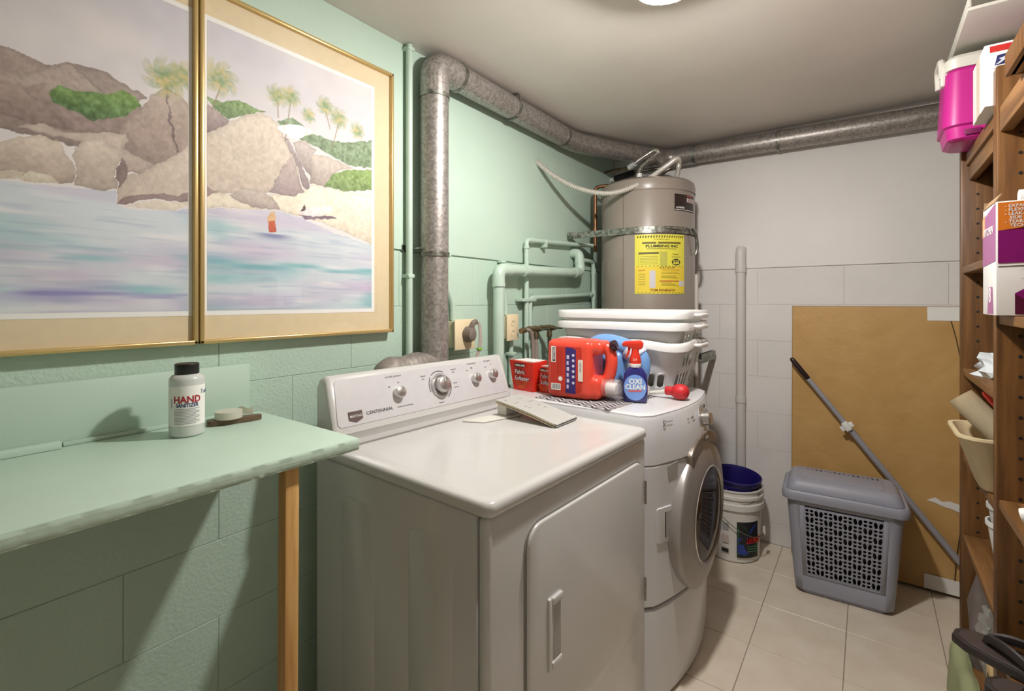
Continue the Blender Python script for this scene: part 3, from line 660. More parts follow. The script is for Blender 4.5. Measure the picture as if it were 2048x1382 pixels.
def thin(label, pts, clips=(), r=.0115, fittings=()):
    t = thing('water_pipe', label, 'pipe', pts[0])
    tube('pipe', fil(pts, .025), r, green_pipe, t, 12, W=True)
    for (x0, x1, y0, y1, z0, z1) in clips: b = nb(); abox(b, x0, x1, y0, y1, z0, z1, .002); put('clip', b, green_pipe, t, W=True)
    for p, q in fittings: tube('fitting', [p, q], r+.003, green_pipe, t, 12, W=True)
thin('thin green pipe climbing past the thick drain to the copper pipe', [(.03, 1.925, 1.0), (.03, 1.925, 1.632), (.035, 2.5, 1.66), (.085, 2.53, 1.655)], [(.0, .045, 2.08, 2.095, 1.61, 1.65), (.0, .046, 1.87, 1.99, 1.335, 1.35)], fittings=(((.03, 1.925, 1.59), (.03, 1.925, 1.605)), ((.03, 1.96, 1.634), (.03, 1.975, 1.635))))
thin('thin green pipe running level below the drain to the corner tee', [(.03, 1.955, 1.0), (.03, 1.955, 1.352), (.03, 2.62, 1.376)], fittings=(((.03, 1.985, 1.353), (.03, 2.0, 1.3535)), ((.03, 2.58, 1.3745), (.03, 2.6, 1.375))))
thin('short green pipe dropping from the wall in the corner near the heater', [(.004, 2.5, 1.578), (.03, 2.55, 1.575), (.03, 2.63, 1.572), (.03, 2.634, 1.0)], fittings=(((.03, 2.634, 1.35), (.03, 2.634, 1.40)), ((.03, 2.634, 1.50), (.03, 2.634, 1.535))))
thin('thin green pipe stub under the duplex outlet box', [(.02, 1.812, .95), (.02, 1.812, 1.155)], [(.0, .04, 1.792, 1.832, 1.085, 1.1)])
def faucet(y, z, label, hose, hm, r=0):
    t = thing('supply_valve', label, 'faucet', (.03, y, z), r)
    b = nb(); atube(b, [(.0, 0, 0), (.03, 0, 0), (.05, 0, 0), (.085, 0, 0)], [.012, .012, .016, .011], 12); atube(b, [(.055, 0, .005), (.055, 0, -.045)], [.011, .014], 12); put('body', b, brass, t)
    b = nb(); atube(b, [(.085, 0, 0), (.11, 0, 0)], .005, 8); put('stem', b, steel, t)
    b = nb(); atube(b, [(.108, -.024, .0), (.108, .024, 0)], .005, 8)
    for s in (-1, 1): alathe(b, [(0, -.007), (.007, -.004), (.007, .004), (0, .007)], 10, Matrix.Translation((.108, .026*s, 0)))
    put('handle', b, M('valve_green', (70, 72, 56), .5), t)
    tube('hose', spl(hose, 8), .0095, hm, t, 12)
faucet(1.925, 1.205, 'tarnished brass faucet beside the duplex outlet with a grey hose', [(.055, 0, -.04), (.056, .0, -.1), (.06, -.006, -.2), (.062, -.01, -.3)], M('hose_grey', (150, 136, 126), .5))
faucet(2.045, 1.205, 'tarnished brass faucet next to the white laundry baskets with a dark hose', [(.055, 0, -.04), (.056, .0, -.1), (.06, .004, -.2), (.062, .006, -.3)], M('hose_dark', (70, 54, 48), .5))
t = thing('inlet_hose', 'short brown-grey hose end curving from the first faucet in front of the outlet', 'hose', (.09, 1.86, 1.05))
tube('coupling', [(.085, 1.80, 1.20), (.087, 1.83, 1.203)], .0125, brass, t, 12, W=True)
tube('hose', spl([(.087, 1.83, 1.203), (.09, 1.865, 1.198), (.092, 1.885, 1.16), (.092, 1.89, 1.08), (.092, 1.89, .98)], 8), .009, M('hose_grey', (150, 136, 126), .5), t, 10, W=True)

# ================================================================ WATER HEATER
HX, HY, HR = .365, 2.626, .25
HT = thing('water_heater', 'tall taupe cylindrical water heater standing in the room corner', 'water heater', (HX, HY, 0))
taupe = M('heater_taupe', (146, 136, 126), .32, coat=.2)
lathe('tank', [(HR-.004, .46), (HR, .465), (HR, 1.905), (HR-.003, 1.912)], taupe, HT, 64)
lathe('top_cap', [(HR+.002, 1.908), (HR+.003, 1.915), (HR+.003, 1.94), (HR-.002, 1.964), (HR-.018, 1.976), (HR-.05, 1.98), (0, 1.982)], taupe, HT, 64, cap=False)
pn = nb()
pts = []
for i in range(13):
    a = math.radians(-138+38*i/12); pts.append([(( HR+d)*math.cos(a), (HR+d)*math.sin(a), z) for d, z in ((0, 1.25), (.004, 1.255), (.004, 1.56), (0, 1.565))])
aloft(pn, pts); put('access_panel', pn, taupe, HT)
box('seam', HR*math.cos(math.radians(-98))-.0008, HR*math.cos(math.radians(-98))+.0008, -HR-.0005, -HR+.004, .5, 1.905, M('taupe_dark', (118, 108, 98), .5), HT)
lathe('stand', [(.27, 0), (.27, .46)], M('stand_grey', (150, 142, 132), .6), HT, 32)
for nm, (px, py), h in (('nipple', (.33-HX, 2.60-HY), .05), ('nipple', (.412-HX, 2.685-HY), .05), ('relief_valve', (.375-HX, 2.63-HY), .035)):
    lathe(nm, [(.012, 1.978), (.012, 1.99), (.016, 1.992), (.016, 2.004), (.011, 2.006), (.011, 1.98+h), (0, 1.98+h)], steel if nm == 'nipple' else brass, HT, 14, Matrix.Translation((px, py, 0)))
# badge
bgm = M('badge_brown', (48, 34, 30), .4)
A = lambda d: math.radians(d)
quad('brand_badge', None, HR*A(36), .085, bgm, HT, cyl=(0, 0, HR+.0012, A(-19), 1.80), label='dark brown maker plate')
txt('lettering', 'ACHIEVER', .0125, paper_w, HT, cyl=(0, 0, HR+.0022, A(-35), 1.812), bold=.02)
txt('lettering', 'RUUD', .03, M('badge_pale', (225, 205, 198), .4), HT, cyl=(0, 0, HR+.0022, A(-18), 1.848), bold=.03)
b = nb(); quad('badge_line', None, HR*A(34), .0025, paper_w, HT, cyl=(0, 0, HR+.0018, A(-19), 1.804))
quad('logo_arc', None, HR*A(11), .006, M('logo_red', (190, 60, 56), .5), HT, cyl=(0, 0, HR+.0018, A(-12), 1.876))
# yellow service sticker, wrapped on the tank from -84 to -22 degrees
yel = M('sticker_yellow', (226, 218, 78), .5); yel2 = M('sticker_gold', (232, 206, 66), .5)
sa, sb, sz0, sz1 = -83.5, -22.5, 1.374, 1.676
SWd = HR*A(sb-sa)
def SC_(u, v, off=.0016): return (0, 0, HR+off, A(sa)+u*SWd/HR, sz0+v*(sz1-sz0))     # u,v in 0..1
SH = sz1-sz0
st = quad('service_sticker', None, SWd, SH, yel, HT, cyl=(0, 0, HR+.001, A((sa+sb)/2), sz0), nseg=24, label='yellow plumber sticker')
quad('sticker_lower', None, SWd*.985, SH*.45, yel2, st, t=.0003, cyl=(0, 0, HR+.0016, A((sa+sb)/2), sz0+SH*.015), nseg=24)
def sbar(u0, u1, v0, v1, m): quad('print', None, (u1-u0)*SWd, (v1-v0)*SH, m, st, t=.0003, cyl=(0, 0, HR+.0021, A(sa)+(u0+u1)/2*SWd/HR, sz0+v0*SH), nseg=4)
olive = M('olive_ink', (104, 96, 48), .6); redi = M('red_ink', (176, 70, 48), .6)
b = nb()
for k in range(19):
    u = .04+k*.05; pts = [(u, .945), (u+.022, .945), (u+.036, .98), (u+.014, .98)]
    vs = []
    for (uu, vv) in pts:
        a = A(sa)+uu*SWd/HR; vs.append(b.verts.new(((HR+.0021)*math.cos(a), (HR+.0021)*math.sin(a), sz0+vv*SH)))
    b.faces.new(vs)
put('hazard_stripes', b, M('stripe_ink', (70, 64, 36), .6), st, sharp=0)
def stx(s, u, v, size, m, align='CENTER', bold=0, sx=1): txt('lettering', s, size, m, st, cyl=SC_(u, v, .0022), align=align, bold=bold, sx=sx)
stx('YOUR ENERGY WITH', .5, .905, .0085, olive); stx('PLUMBING INC', .52, .782, .0185, ink, bold=.03, sx=1.35)
sbar(.14, .40, .842, .872, olive); sbar(.43, .9, .842, .872, olive)
sbar(.22, .80, .752, .76, olive)
sbar(.07, .45, .668, .7, olive)
for v in (.63, .6, .575, .55, .525, .5): sbar(.1, .43, v, v+.004, olive)
sbar(.07, .074, .48, .66, olive)
b = nb(); quad('heater_drawing', None, .145*SWd, .235*SH, M('sticker_olive', (190, 186, 84), .5), st, t=.0003, cyl=(0, 0, HR+.0021, A(sa)+.54*SWd/HR, sz0+.475*SH), nseg=4)
b = nb(); vs = []
for k in range(24):
    a = 2*PI*k/24; uu = .795+.095*math.cos(a); vv = .535+.055*math.sin(a); g = A(sa)+uu*SWd/HR
    vs.append(b.verts.new(((HR+.0022)*math.cos(g), (HR+.0022)*math.sin(g), sz0+vv*SH)))
b.faces.new(vs); put('price_oval', b, ink, st, sharp=0)
txt('lettering', '$25', .026, yel, st, cyl=SC_(.795, .507, .0028), align='CENTER', bold=.02)
stx('Rebate', .78, .655, .012, olive); stx('AVAILABLE ON', .8, .612, .008, olive)
stx('619-716-2197', .62, .425, .0135, ink, bold=.02, sx=1.1); stx('EMERGENCY SHUT DOWN', .69, .392, .0082, redi)
for v, u1 in ((.36, .83), (.34, .88), (.30, .8), (.28, .8), (.265, .85), (.18, .7), (.16, .78), (.135, .85)): sbar(.49, u1, v, v+.006, olive)
sbar(.46, .9, .205, .222, redi)
for v in (.40, .385, .33, .3, .27, .24, .21, .18, .15): sbar(.07, .2, v, v+.006, redi if v > .36 else olive)
quad('tank_drawing', None, .11*SWd, .29*SH, M('pale_lilac', (206, 200, 206), .5), st, t=.0003, cyl=(0, 0, HR+.0021, A(sa)+.33*SWd/HR, sz0+.1*SH), nseg=4)
quad('hand_drawing', None, .12*SWd, .09*SH, M('pale_lilac', (206, 200, 206), .5), st, t=.0003, cyl=(0, 0, HR+.0021, A(sa)+.92*SWd/HR, sz0+.13*SH), nseg=4)
stx('TOM DIGERADO', .53, .042, .0165, M('maroon_ink', (120, 44, 30), .6), bold=.03, sx=1.05)
for k in range(13): sbar(.05+k*.073, .08+k*.073, .012, .02, ink); sbar(.05+k*.073, .08+k*.073, .464, .472, ink)
# straps
def strap(z, a0, a1, ext0, ext1, lab):
    pts = [Vector((HX+(HR+.006)*math.cos(math.radians(a)), HY+(HR+.006)*math.sin(math.radians(a)), z)) for a in range(a0, a1+1, 6)]
    if ext0: pts = [Vector(ext0)] + pts
    if ext1: pts = pts + [Vector(ext1)]
    b = nb(); rings = []
    for i, p in enumerate(pts):
        a = pts[max(i-1, 0)]; c = pts[min(i+1, len(pts)-1)]; tg = (c-a).normalized(); nn = Vector((tg.y, -tg.x, 0))
        rings.append([p - nn*.0015 + Vector((0, 0, -.017)), p + nn*.0015 + Vector((0, 0, -.017)), p + nn*.0015 + Vector((0, 0, .017)), p - nn*.0015 + Vector((0, 0, .017))])
    aloft(b, rings); return put('strap', b, gal2, HT, W=True, label=lab)
strap(1.70, -90, 60, (.055, 2.366, 1.70), None, 'galvanised earthquake strap')
b = nb(); abox(b, .012, .06, 2.352, 2.37, 1.683, 1.717, .002); put('strap_end', b, gal2, HT, W=True)
ax = HX+(HR+.012)*math.cos(A(-38)); ay = HY+(HR+.012)*math.sin(A(-38))
b = nb(); atube(b, [(ax-.035, ay-.03, 1.708), (ax+.03, ay+.024, 1.706)], .007, 10); put('buckle', b, gal2, HT, W=True)
b = nb(); atube(b, spl([(HX+.262, HY-.06, 1.71), (HX+.272, HY-.03, 1.68), (HX+.272, HY, 1.62), (HX+.262, HY, 1.58)], 6), .008, 8); put('strap_hook', b, gal2, HT, W=True)
strap(1.035, -120, 0, None, (HX+HR+.01, 2.99, 1.035), 'lower galvanised strap')
b = nb(); abox(b, HX+HR-.004, HX+HR+.03, 2.66, 2.99, 1.018, 1.022, .001); abox(b, HX+HR+.022, HX+HR+.026, 2.7, 2.99, 1.0, 1.05, .001); put('strap_bracket', b, gal2, HT, W=True)
b = nb(); atube(b, [(HX+HR+.004, HY+.045, .5), (HX+HR+.004, HY+.045, 1.48)], .010, 10); put('overflow_tube', b, M('pale_tube', (205, 198, 190), .5), HT, W=True)
# copper
t = thing('copper_pipe', 'bright copper pipe bending beside the water heater', 'pipe', (.093, 2.53, 1.63))
tube('pipe', fil([(.093, 2.53, 1.62), (.093, 2.53, 1.995), (.34, 2.625, 2.0)], .03), .0105, copper, t, 12, W=True)
for z in (1.73, 1.80): tube('coupling', [(.093, 2.53, z), (.093, 2.53, z+.03)], .0128, copper, t, 12, W=True)
# flexible conduit and hoses on top
flexm = M('flex_steel', (222, 218, 210), .35, metal=.5)
t = thing('flexible_conduit', 'ribbed metal conduit sagging from the green wall to the heater top', 'conduit', (.01, 2.05, 2.04))
corrugated('conduit', [(.004, 2.045, 2.045), (.07, 2.115, 1.975), (.17, 2.205, 1.912), (.30, 2.30, 1.89), (.42, 2.40, 1.945), (.51, 2.49, 2.03), (.548, 2.57, 2.085), (.54, 2.625, 2.06), (.52, 2.64, 1.985)], .0125, flexm, t, pitch=.011, W=True)
lathe('connector', [(.018, 0), (.018, .012), (.014, .014), (0, .014)], steel, t, 14, WM[t].inverted() @ Matrix.Translation((.52, 2.64, 1.98)))
t = thing('water_connector', 'shiny ribbed water hose looping above the heater to a white fitting', 'hose', (.33, 2.60, 2.03))
corrugated('hose', [(.33, 2.60, 2.03), (.333, 2.60, 2.07), (.37, 2.61, 2.11), (.425, 2.625, 2.15), (.40, 2.65, 2.178), (.33, 2.68, 2.165), (.262, 2.71, 2.145)], .0105, M('chrome_hose', (205, 202, 196), .22, metal=.9), t, pitch=.009, W=True)
tube('white_fitting', [(.262, 2.71, 2.145), (.215, 2.735, 2.132)], .017, white_p, t, 12, W=True)
tube('nut', [(.33, 2.60, 2.028), (.33, 2.60, 2.048)], .016, white_p, t, 8, W=True)
tube('valve_body', [(.215, 2.735, 2.132), (.19, 2.75, 2.133), (.165, 2.765, 2.138), (.12, 2.79, 2.145), (.09, 2.805, 2.15), (.004, 2.85, 2.16)], [.008, .012, .009, .013, .009, .009], brass, t, 12, W=True)
t = thing('water_connector', 'dark ribbed water hose leading to black pipe insulation in the corner', 'hose', (.412, 2.685, 2.03))
corrugated('hose', [(.412, 2.685, 2.03), (.44, 2.70, 2.065), (.46, 2.75, 2.095), (.41, 2.81, 2.118), (.31, 2.84, 2.128), (.20, 2.86, 2.133)], .0095, M('dark_hose', (120, 112, 104), .3, metal=.8), t, pitch=.008, W=True)
tube('pipe_insulation', [(.20, 2.86, 2.133), (.18, 2.865, 2.132), (.045, 2.915, 2.128)], [.012, .019, .019], M('foam_black', (34, 30, 28), .7), t, 12, W=True)
tube('pipe_end', [(.045, 2.915, 2.128), (.005, 2.93, 2.127)], .014, white_p, t, 12, W=True)

# ================================================================ WHITE DRAIN STACK ON THE BACK WALL
t = thing('vent_stack', 'white-painted plastic pipe standing against the white back wall', 'pipe', (.778, 2.972, 0))
pw = M('white_pipe_paint', (224, 220, 215), .4, bump=.1, bs=80)
tube('pipe', [(0, 0, .02), (0, 0, 1.545)], .0245, pw, t, 20); tube('coupling', [(0, 0, .765), (0, 0, .80)], .0275, pw, t, 20); tube('coupling', [(0, 0, 1.5), (0, 0, 1.545)], .0285, pw, t, 20)
tube('elbow', fil([(0, 0, 1.54), (0, 0, 1.61), (0, .02, 1.635)], .03), .027, pw, t, 20)

# ================================================================ WORK TABLE AND WALL BOARDS
TZ = 1.037
bark = M('green_board_edge', (186, 208, 190), .6, var=.12, vs=30, stretch=(1, .25, 4), bump=.4, bs=40)
tbl = thing('wall_table', 'green-painted plank table fixed to the wall with one bare wooden leg', 'table', (.23, .3, 0))
b = nb(); abox(b, .024, .462, -.35, .655, TZ-.026, TZ, .002); put('top', b, M('green_board_paint', (188, 212, 195), .45, var=.03, vs=6, bump=.08, bs=50), tbl, W=True)
b = nb(); rows = []
for i in range(121):
    y = -.35+1.004*i/120
    w_ = [.0006*math.sin(i*.9+q*1.1)+.0006*math.sin(i*2.3-q*.7) for q in range(4)]
    rows.append([(.4605, y, TZ-.0008), (.4625+w_[0]*.4, y, TZ-.0015), (.4638+w_[1], y, TZ-.009), (.4638+w_[2], y, TZ-.017), (.4625+w_[3], y, TZ-.024+w_[1]), (.4605, y, TZ-.0255)])
aloft(b, rows); put('rough_edge', b, bark, tbl, W=True, sharp=60)
b = nb(); abox(b, -.0145, .0145, -.0145, .0145, 0, TZ-.026, .003)
for v in b.verts:
    if v.co.z < .1: v.co.y -= .006
b.transform(Matrix.Translation((.43, .513, 0)))
put('leg', b, wood('bare_pine', (224, 182, 116), (180, 126, 66), 'z', 55), tbl, W=True)
t = thing('backboard', 'flat green-painted board on the wall behind the table', 'board', (.012, .14, TZ))
box('board', .003, .022, -.35, .63, TZ+.001, 1.168, green_s, t, bev=.0015, W=True)
b = nb(); abox(b, .0225, .045, -.35, .25, TZ+.0005, TZ+.014, .001); put('cleat', b, green_s, t, W=True)
b = nb(); abox(b, .0225, .03, .255, .63, TZ+.0005, TZ+.009, .001); put('cleat', b, green_s, t, W=True)
# sanitiser bottle
sx, sy = .128, .443
ca = math.atan2(-sy, 1.357-sx)
t = thing('sanitizer_bottle', 'clear hand sanitizer bottle with a black cap on the green table', 'bottle', (sx, sy, TZ))
lathe('bottle', [(0, .0), (.029, 0), (.0335, .004), (.034, .012), (.034, .124), (.0335, .128), (.029, .134), (.022, .137), (.021, .14)], M('frosted_plastic', (226, 230, 226), .25, trans=.25, sss=.1), t, 36)
lathe('cap', [(.0225, .1365), (.0235, .138), (.0235, .158), (.022, .16), (0, .1605)], black, t, 28)
lb = quad('label', None, .034*A(150), .087, paper_w, t, cyl=(0, 0, .0342, ca, .026), nseg=24)
txt('lettering', 'HAND', .0205, M('sanitizer_red', (170, 36, 48), .5), lb, cyl=(0, 0, .0350, ca+A(1), .077), align='CENTER', bold=.03, sx=.9)
txt('lettering', 'SANITIZER', .0115, M('sanitizer_blue', (38, 62, 112), .5), lb, cyl=(0, 0, .0350, ca+A(1), .0675), align='CENTER', bold=.025, sx=.8)
for k in range(11): quad('print_line', None, .034*A(84 if k % 3 else 70), .0016, M('print_grey', (164, 164, 166), .6), lb, t=.0002, cyl=(0, 0, .0349, ca-A(0 if k % 3 else 6), .0305+k*.0032), nseg=6)
quad('print_bar', None, .0012, .02, M('sanitizer_blue', (38, 62, 112), .5), lb, t=.0002, cyl=(0, 0, .0349, ca-A(52), .066))
txt('lettering', 'Touch', .013, M('sanitizer_blue', (38, 62, 112), .5), lb, None, cyl=(0, 0, .0350, ca+A(42), .0935), shear=.3)
# tape on a wooden block
t = thing('tape_dispenser', 'roll of clear tape on a small dark wooden block on the table', 'tape', (.1, .556, TZ), math.radians(73))
dw = wood('dark_block', (112, 90, 66), (66, 50, 34), 'x', 40)
b = nb(); aprism(b, [(-.058, -.013), (-.05, -.019), (-.02, -.02), (.04, -.014), (.06, -.004), (.061, .006), (.05, .012), (-.045, .017), (-.058, .012)], .013, None, .002, 2); put('block', b, dw, t)
tp = M('clear_tape', (226, 220, 204), .3, trans=.3)
lathe('tape_roll', [(.017, .0135), (.03, .0135), (.03, .031), (.017, .031)], tp, t, 30, Matrix.Translation((-.012, .0, 0)))
b = nb()
pts = [(.01+.002*i, .026-.0012*i+.0004*i*i*.1, 0) for i in range(18)]
for (x, y, _) in pts: pass
rows = [[(x, y, .0145+.002*math.sin(i*.3)), (x, y, .031+.003*math.sin(i*.4))] for i, (x, y, _) in enumerate(pts)]
aloft(b, rows, cap=False, closed=False); bmesh.ops.solidify(b, geom=b.faces[:], thickness=.0004); put('tape_tail', b, tp, t)

# ================================================================ THINGS ON THE WASHER AND DRYER
ZT = .9672
zz_m = bpy.data.materials.new('zigzag_cloth'); zz_m.use_nodes = True
N_, L_ = nt(zz_m); tc = N_.new('ShaderNodeTexCoord'); sp = N_.new('ShaderNodeSeparateXYZ'); L_.new(tc.outputs['Object'], sp.inputs[0])
def mth(op, a, b_=None):
    n = N_.new('ShaderNodeMath'); n.operation = op
    for i, v in enumerate((a, b_)):
        if v is None: continue
        if isinstance(v, (int, float)): n.inputs[i].default_value = v
        else: L_.new(v, n.inputs[i])
    return n.outputs[0]
zg = mth('PINGPONG', mth('MULTIPLY', sp.outputs[0], 40), 1.0)
st_ = mth('FRACT', mth('ADD', mth('MULTIPLY', sp.outputs[1], 42), zg))
rp = N_.new('ShaderNodeValToRGB'); rp.color_ramp.interpolation = 'CONSTANT'; rp.color_ramp.elements[0].color = (*lin((74, 60, 78)), 1); rp.color_ramp.elements[1].color = (*lin((238, 234, 232)), 1); rp.color_ramp.elements[1].position = .42
L_.new(st_, rp.inputs[0]); L_.new(rp.outputs[0], N_['Principled BSDF'].inputs['Base Color']); N_['Principled BSDF'].inputs['Roughness'].default_value = .9
b = nb(); nx_, ny_ = 24, 24
P0, P1, P2, P3 = Vector((.33, 1.545, 0)), Vector((.655, 1.512, 0)), Vector((.70, 1.845, 0)), Vector((.38, 1.845, 0))
rows = []
for j in range(ny_+1):
    r_ = []
    for i in range(nx_+1):
        u, v = i/nx_, j/ny_; p = P0.lerp(P1, u).lerp(P3.lerp(P2, u), v); p.z = ZT+.0006+.0008*abs(math.sin(u*9+v*3)); r_.append(p)
    rows.append(r_)
aloft(b, rows, cap=False, closed=False); bmesh.ops.solidify(b, geom=b.faces[:], thickness=.0008)
one('dish_cloth', b, zz_m, 'black and white zigzag cloth spread under the red jug', 'cloth', (.52, 1.7, ZT))
ZC = ZT+.0022
# nested baskets
bask = M('basket_plastic', (244, 243, 240), .35, sss=.7, coat=.1)
def basket(z0, label, wave):
    t = thing('laundry_basket', label, 'basket', (.51, 2.052, z0), 0, 'nested laundry baskets')
    Hb = .205
    per = []
    def sect(f, k):                       # f 0..1 around, k 0..1 height
        w = .43+.115*k**.8; d = .30+.095*k**.8; rr = .07
        L1, L2 = w-2*rr, d-2*rr; q = PI*rr/2; tot = 2*(L1+L2)+4*q; s = (f % 1)*tot
        segs = [(L1, 0), (q, 1), (L2, 2), (q, 3), (L1, 4), (q, 5), (L2, 6), (q, 7)]
        for ln, k2 in segs:
            if s <= ln: break
            s -= ln
        c = [(-L1/2, -d/2), (L1/2, -d/2+rr), (w/2, -L2/2), (L1/2, L2/2), (L1/2, d/2), (-L1/2, L2/2), (-w/2, L2/2), (-L1/2, -L2/2)][k2]
        if k2 == 0: return (c[0]+s, c[1])
        if k2 == 2: return (c[0], c[1]+s)
        if k2 == 4: return (c[0]-s, c[1])
        if k2 == 6: return (c[0], c[1]-s)
        a0 = {1: -90, 3: 0, 5: 90, 7: 180}[k2]; a = math.radians(a0+90*s/q)
        cc = {1: (L1/2, -L2/2), 3: (L1/2, L2/2), 5: (-L1/2, L2/2), 7: (-L1/2, -L2/2)}[k2]
        return (cc[0]+rr*math.cos(a), cc[1]+rr*math.sin(a))
    def mp(f, k):
        x, y = sect(f, k); return (x, y, k*Hb)
    n = 40; cells = []
    for i in range(n):
        a, c = i/n, (i+1)/n
        cells.append((a, c, 0, .1, None)); cells.append((a, c, .1, .42, ((a+c)/2, .26, .0085, .14, 0, 5)))
        cells.append((a, c, .42, .48, None)); cells.append((a, c, .48, .80, ((a+c)/2, .64, .0085, .14, 0, 5))); cells.append((a, c, .80, 1, None))
    # whole solid columns stay between groups of three slots
    cells2 = []
    for idx, cc in enumerate(cells):
        i = idx//5
        x_, y_ = sect((cc[0]+cc[1])/2, .5); long_ = abs(y_) > .115; row_ = idx % 5
        cells2.append((cc[0], cc[1], cc[2], cc[3], None if (i % 5 == 0 or (long_ and row_ == 3)) else cc[4]))
    b = nb(); perf(b, cells2, mp, 12); weld_thick('wall', b, .002, bask, t)
    b = nb(); aloft(b, [[(*sect(i/40, 0), 0.0005) for i in range(40)], [(*sect(i/40, 0.01), .003) for i in range(40)]]); put('base', b, bask, t)
    m = 96; rings = []
    for i in range(m):
        f = i/m; x, y = sect(f, 1); e = .0005; x2, y2 = sect(f+e, 1); tx, ty = x2-x, y2-y; l = math.hypot(tx, ty); nx, ny = ty/l, -tx/l
        wv = wave*(math.sin(f*2*PI*6+1.2)) if wave else .0
        zt = Hb+wv
        rings.append([(x-nx*.004, y-ny*.004, zt-.004), (x+nx*.002, y+ny*.002, zt+.006), (x+nx*.014, y+ny*.014, zt+.005), (x+nx*.019, y+ny*.019, zt-.003), (x+nx*.019, y+ny*.019, zt-.026), (x+nx*.016, y+ny*.016, zt-.027), (x+nx*.015, y+ny*.015, zt-.004), (x+nx*.002, y+ny*.002, zt-.003)])
    b = nb(); aloft(b, rings, loop=True); put('rim', b, bask, t, sharp=50)
    for s in (-1, 1):
        b = nb(); hx = .2725+.018
        atube(b, fil([(s*(hx-.01), -.07, Hb-.012), (s*(hx+.02), -.055, Hb-.012), (s*(hx+.02), .055, Hb-.012), (s*(hx-.01), .07, Hb-.012)], .02), .007, 10); put('handle', b, bask, t)
    return t
basket(ZT, 'white slotted laundry basket with a wavy rim, lowest of the nested stack', .006)
basket(ZT+.075, 'white laundry basket nested in the middle of the stack', .0)
basket(ZT+.12, 'white laundry basket nested on top of the stack', .0)
def remesh(o, vox=.003, sm=6):
    m = o.modifiers.new('remesh', 'REMESH'); m.mode = 'VOXEL'; m.voxel_size = vox; m.use_smooth_shade = True
    if sm:
        s = o.modifiers.new('smooth', 'SMOOTH'); s.iterations = sm; s.factor = .5
    return o
# red detergent jug on its side
redm = M('jug_red', (230, 76, 56), .32, coat=.2, sss=.05)
t = thing('detergent_jug', 'big red detergent jug with handle and clear dosing cap lying on the cloth', 'jug', (.357, 1.583, ZC), math.radians(3))
b = nb(); abox(b, 0, .185, .0, .14, 0, .222, .024, 4); abox(b, .13, .215, .012, .125, 0, .088, .025, 4)
abox(b, .14, .225, .015, .12, .168, .22, .022, 4); atube(b, fil([(.19, .07, .195), (.232, .07, .195), (.242, .07, .14), (.228, .07, .075), (.18, .07, .05)], .05), .0225, 14)
remesh(put('body', b, redm, t), .0032, 8)
lathe('filler_cap', [(.018, 0), (.0195, .002), (.0195, .018), (.017, .021), (0, .021)], M('cap_maroon', (44, 12, 30), .3), t, 24, basis((.243, .06, .2), (0, 1, -.2), (-.35, 0, 1)))
lathe('spout_collar', [(.032, 0), (.032, .014), (.024, .016), (.024, .022)], redm, t, 24, basis((.205, .06, .046), (0, 1, 0), (0, 0, 1)))
lathe('spout', [(.022, 0), (.022, .04), (.018, .046), (0, .046)], white_p, t, 24, basis((.218, .06, .045), (0, 1, 0), (0, 0, 1)))
cupm = M('clear_cap', (240, 232, 232), .12, trans=.75, alpha=.55)
lathe('dosing_cap', [(.034, 0), (.035, .03), (.034, .058), (.03, .064), (0, .065)], cupm, t, 28, basis((.214, .06, .046), (0, 1, 0), (0, 0, 1)), cap=False)
lathe('tap_button', [(.006, 0), (.006, .012), (0, .013)], redm, t, 12, basis((.25, .055, .062), (0, 0, 1), (1, 0, 0)))
JF = lambda x, z, o=.0014: basis((x, -o, z), (1, 0, 0), (0, 0, 1))
lab = prism('back_label', rpoly(.022, .15, .03, .195, .006), .0008, M('label_red', (196, 48, 30), .45), t, JF(0, 0, .0004))
pur = M('label_purple', (54, 38, 112), .45)
prism('purple_panel', [(.085, .022), (.126, .022), (.128, .185), (.112, .192), (.085, .194)], .0006, pur, lab, JF(0, 0, .0014))
prism('white_tag', rpoly(.024, .043, .135, .195, .001), .0006, paper_w, lab, JF(0, 0, .0014)); prism('black_tag', rpoly(.030, .041, .138, .192, .001), .0005, ink, lab, JF(0, 0, .002))
txt('lettering', 'KIRKLAND', .0095, paper_w, lab, basis((.033, -.0027, .190), (0, 0, -1), (1, 0, 0)), bold=.02)
prism('barcode', rpoly(.024, .064, .03, .055, .001), .0006, paper_w, lab, JF(0, 0, .0014))
for k in range(9): prism('barcode_bar', rpoly(.028+.0037*k, .0295+.0037*k+(k % 3)*.0006, .034, .052, .0002), .0004, grey_ink, lab, JF(0, 0, .002))
lathe('round_logo', [(.0085, 0), (.0085, .0006), (0, .0006)], paper_w, lab, 18, JF(.063, .074, .0014))
for k, z in enumerate((.165, .145, .125, .105, .085, .062)): lathe('icon', [(.0055, 0), (.0055, .0005), (0, .0005)], M('icon_lilac', (214, 206, 226), .5), lab, 12, JF(.117, z, .002))
for k in range(10): prism('print_line', rpoly(.05+.006*(k % 4), .0512+.006*(k % 4), .09, .185, .0002), .0003, M('label_dark_red', (150, 34, 20), .5), lab, JF(0, 0, .0014)) if k < 4 else prism('print_line', rpoly(.09, .098+.002*(k % 2), .04+.022*(k-4), .054+.022*(k-4), .0005), .0004, M('icon_lilac', (214, 206, 226), .5), lab, JF(0, 0, .002))
b = nb(); aprism(b, rpoly(.137, .156, .07, .15, .001), .0006, JF(0, 0, .002)); put('lot_sticker', b, M('pale_tape', (232, 224, 214), .5), lab)
txt('lettering', 'LOT 240', .009, grey_ink, lab, basis((.1435, -.0032, .14), (0, 0, -1), (1, 0, 0)))
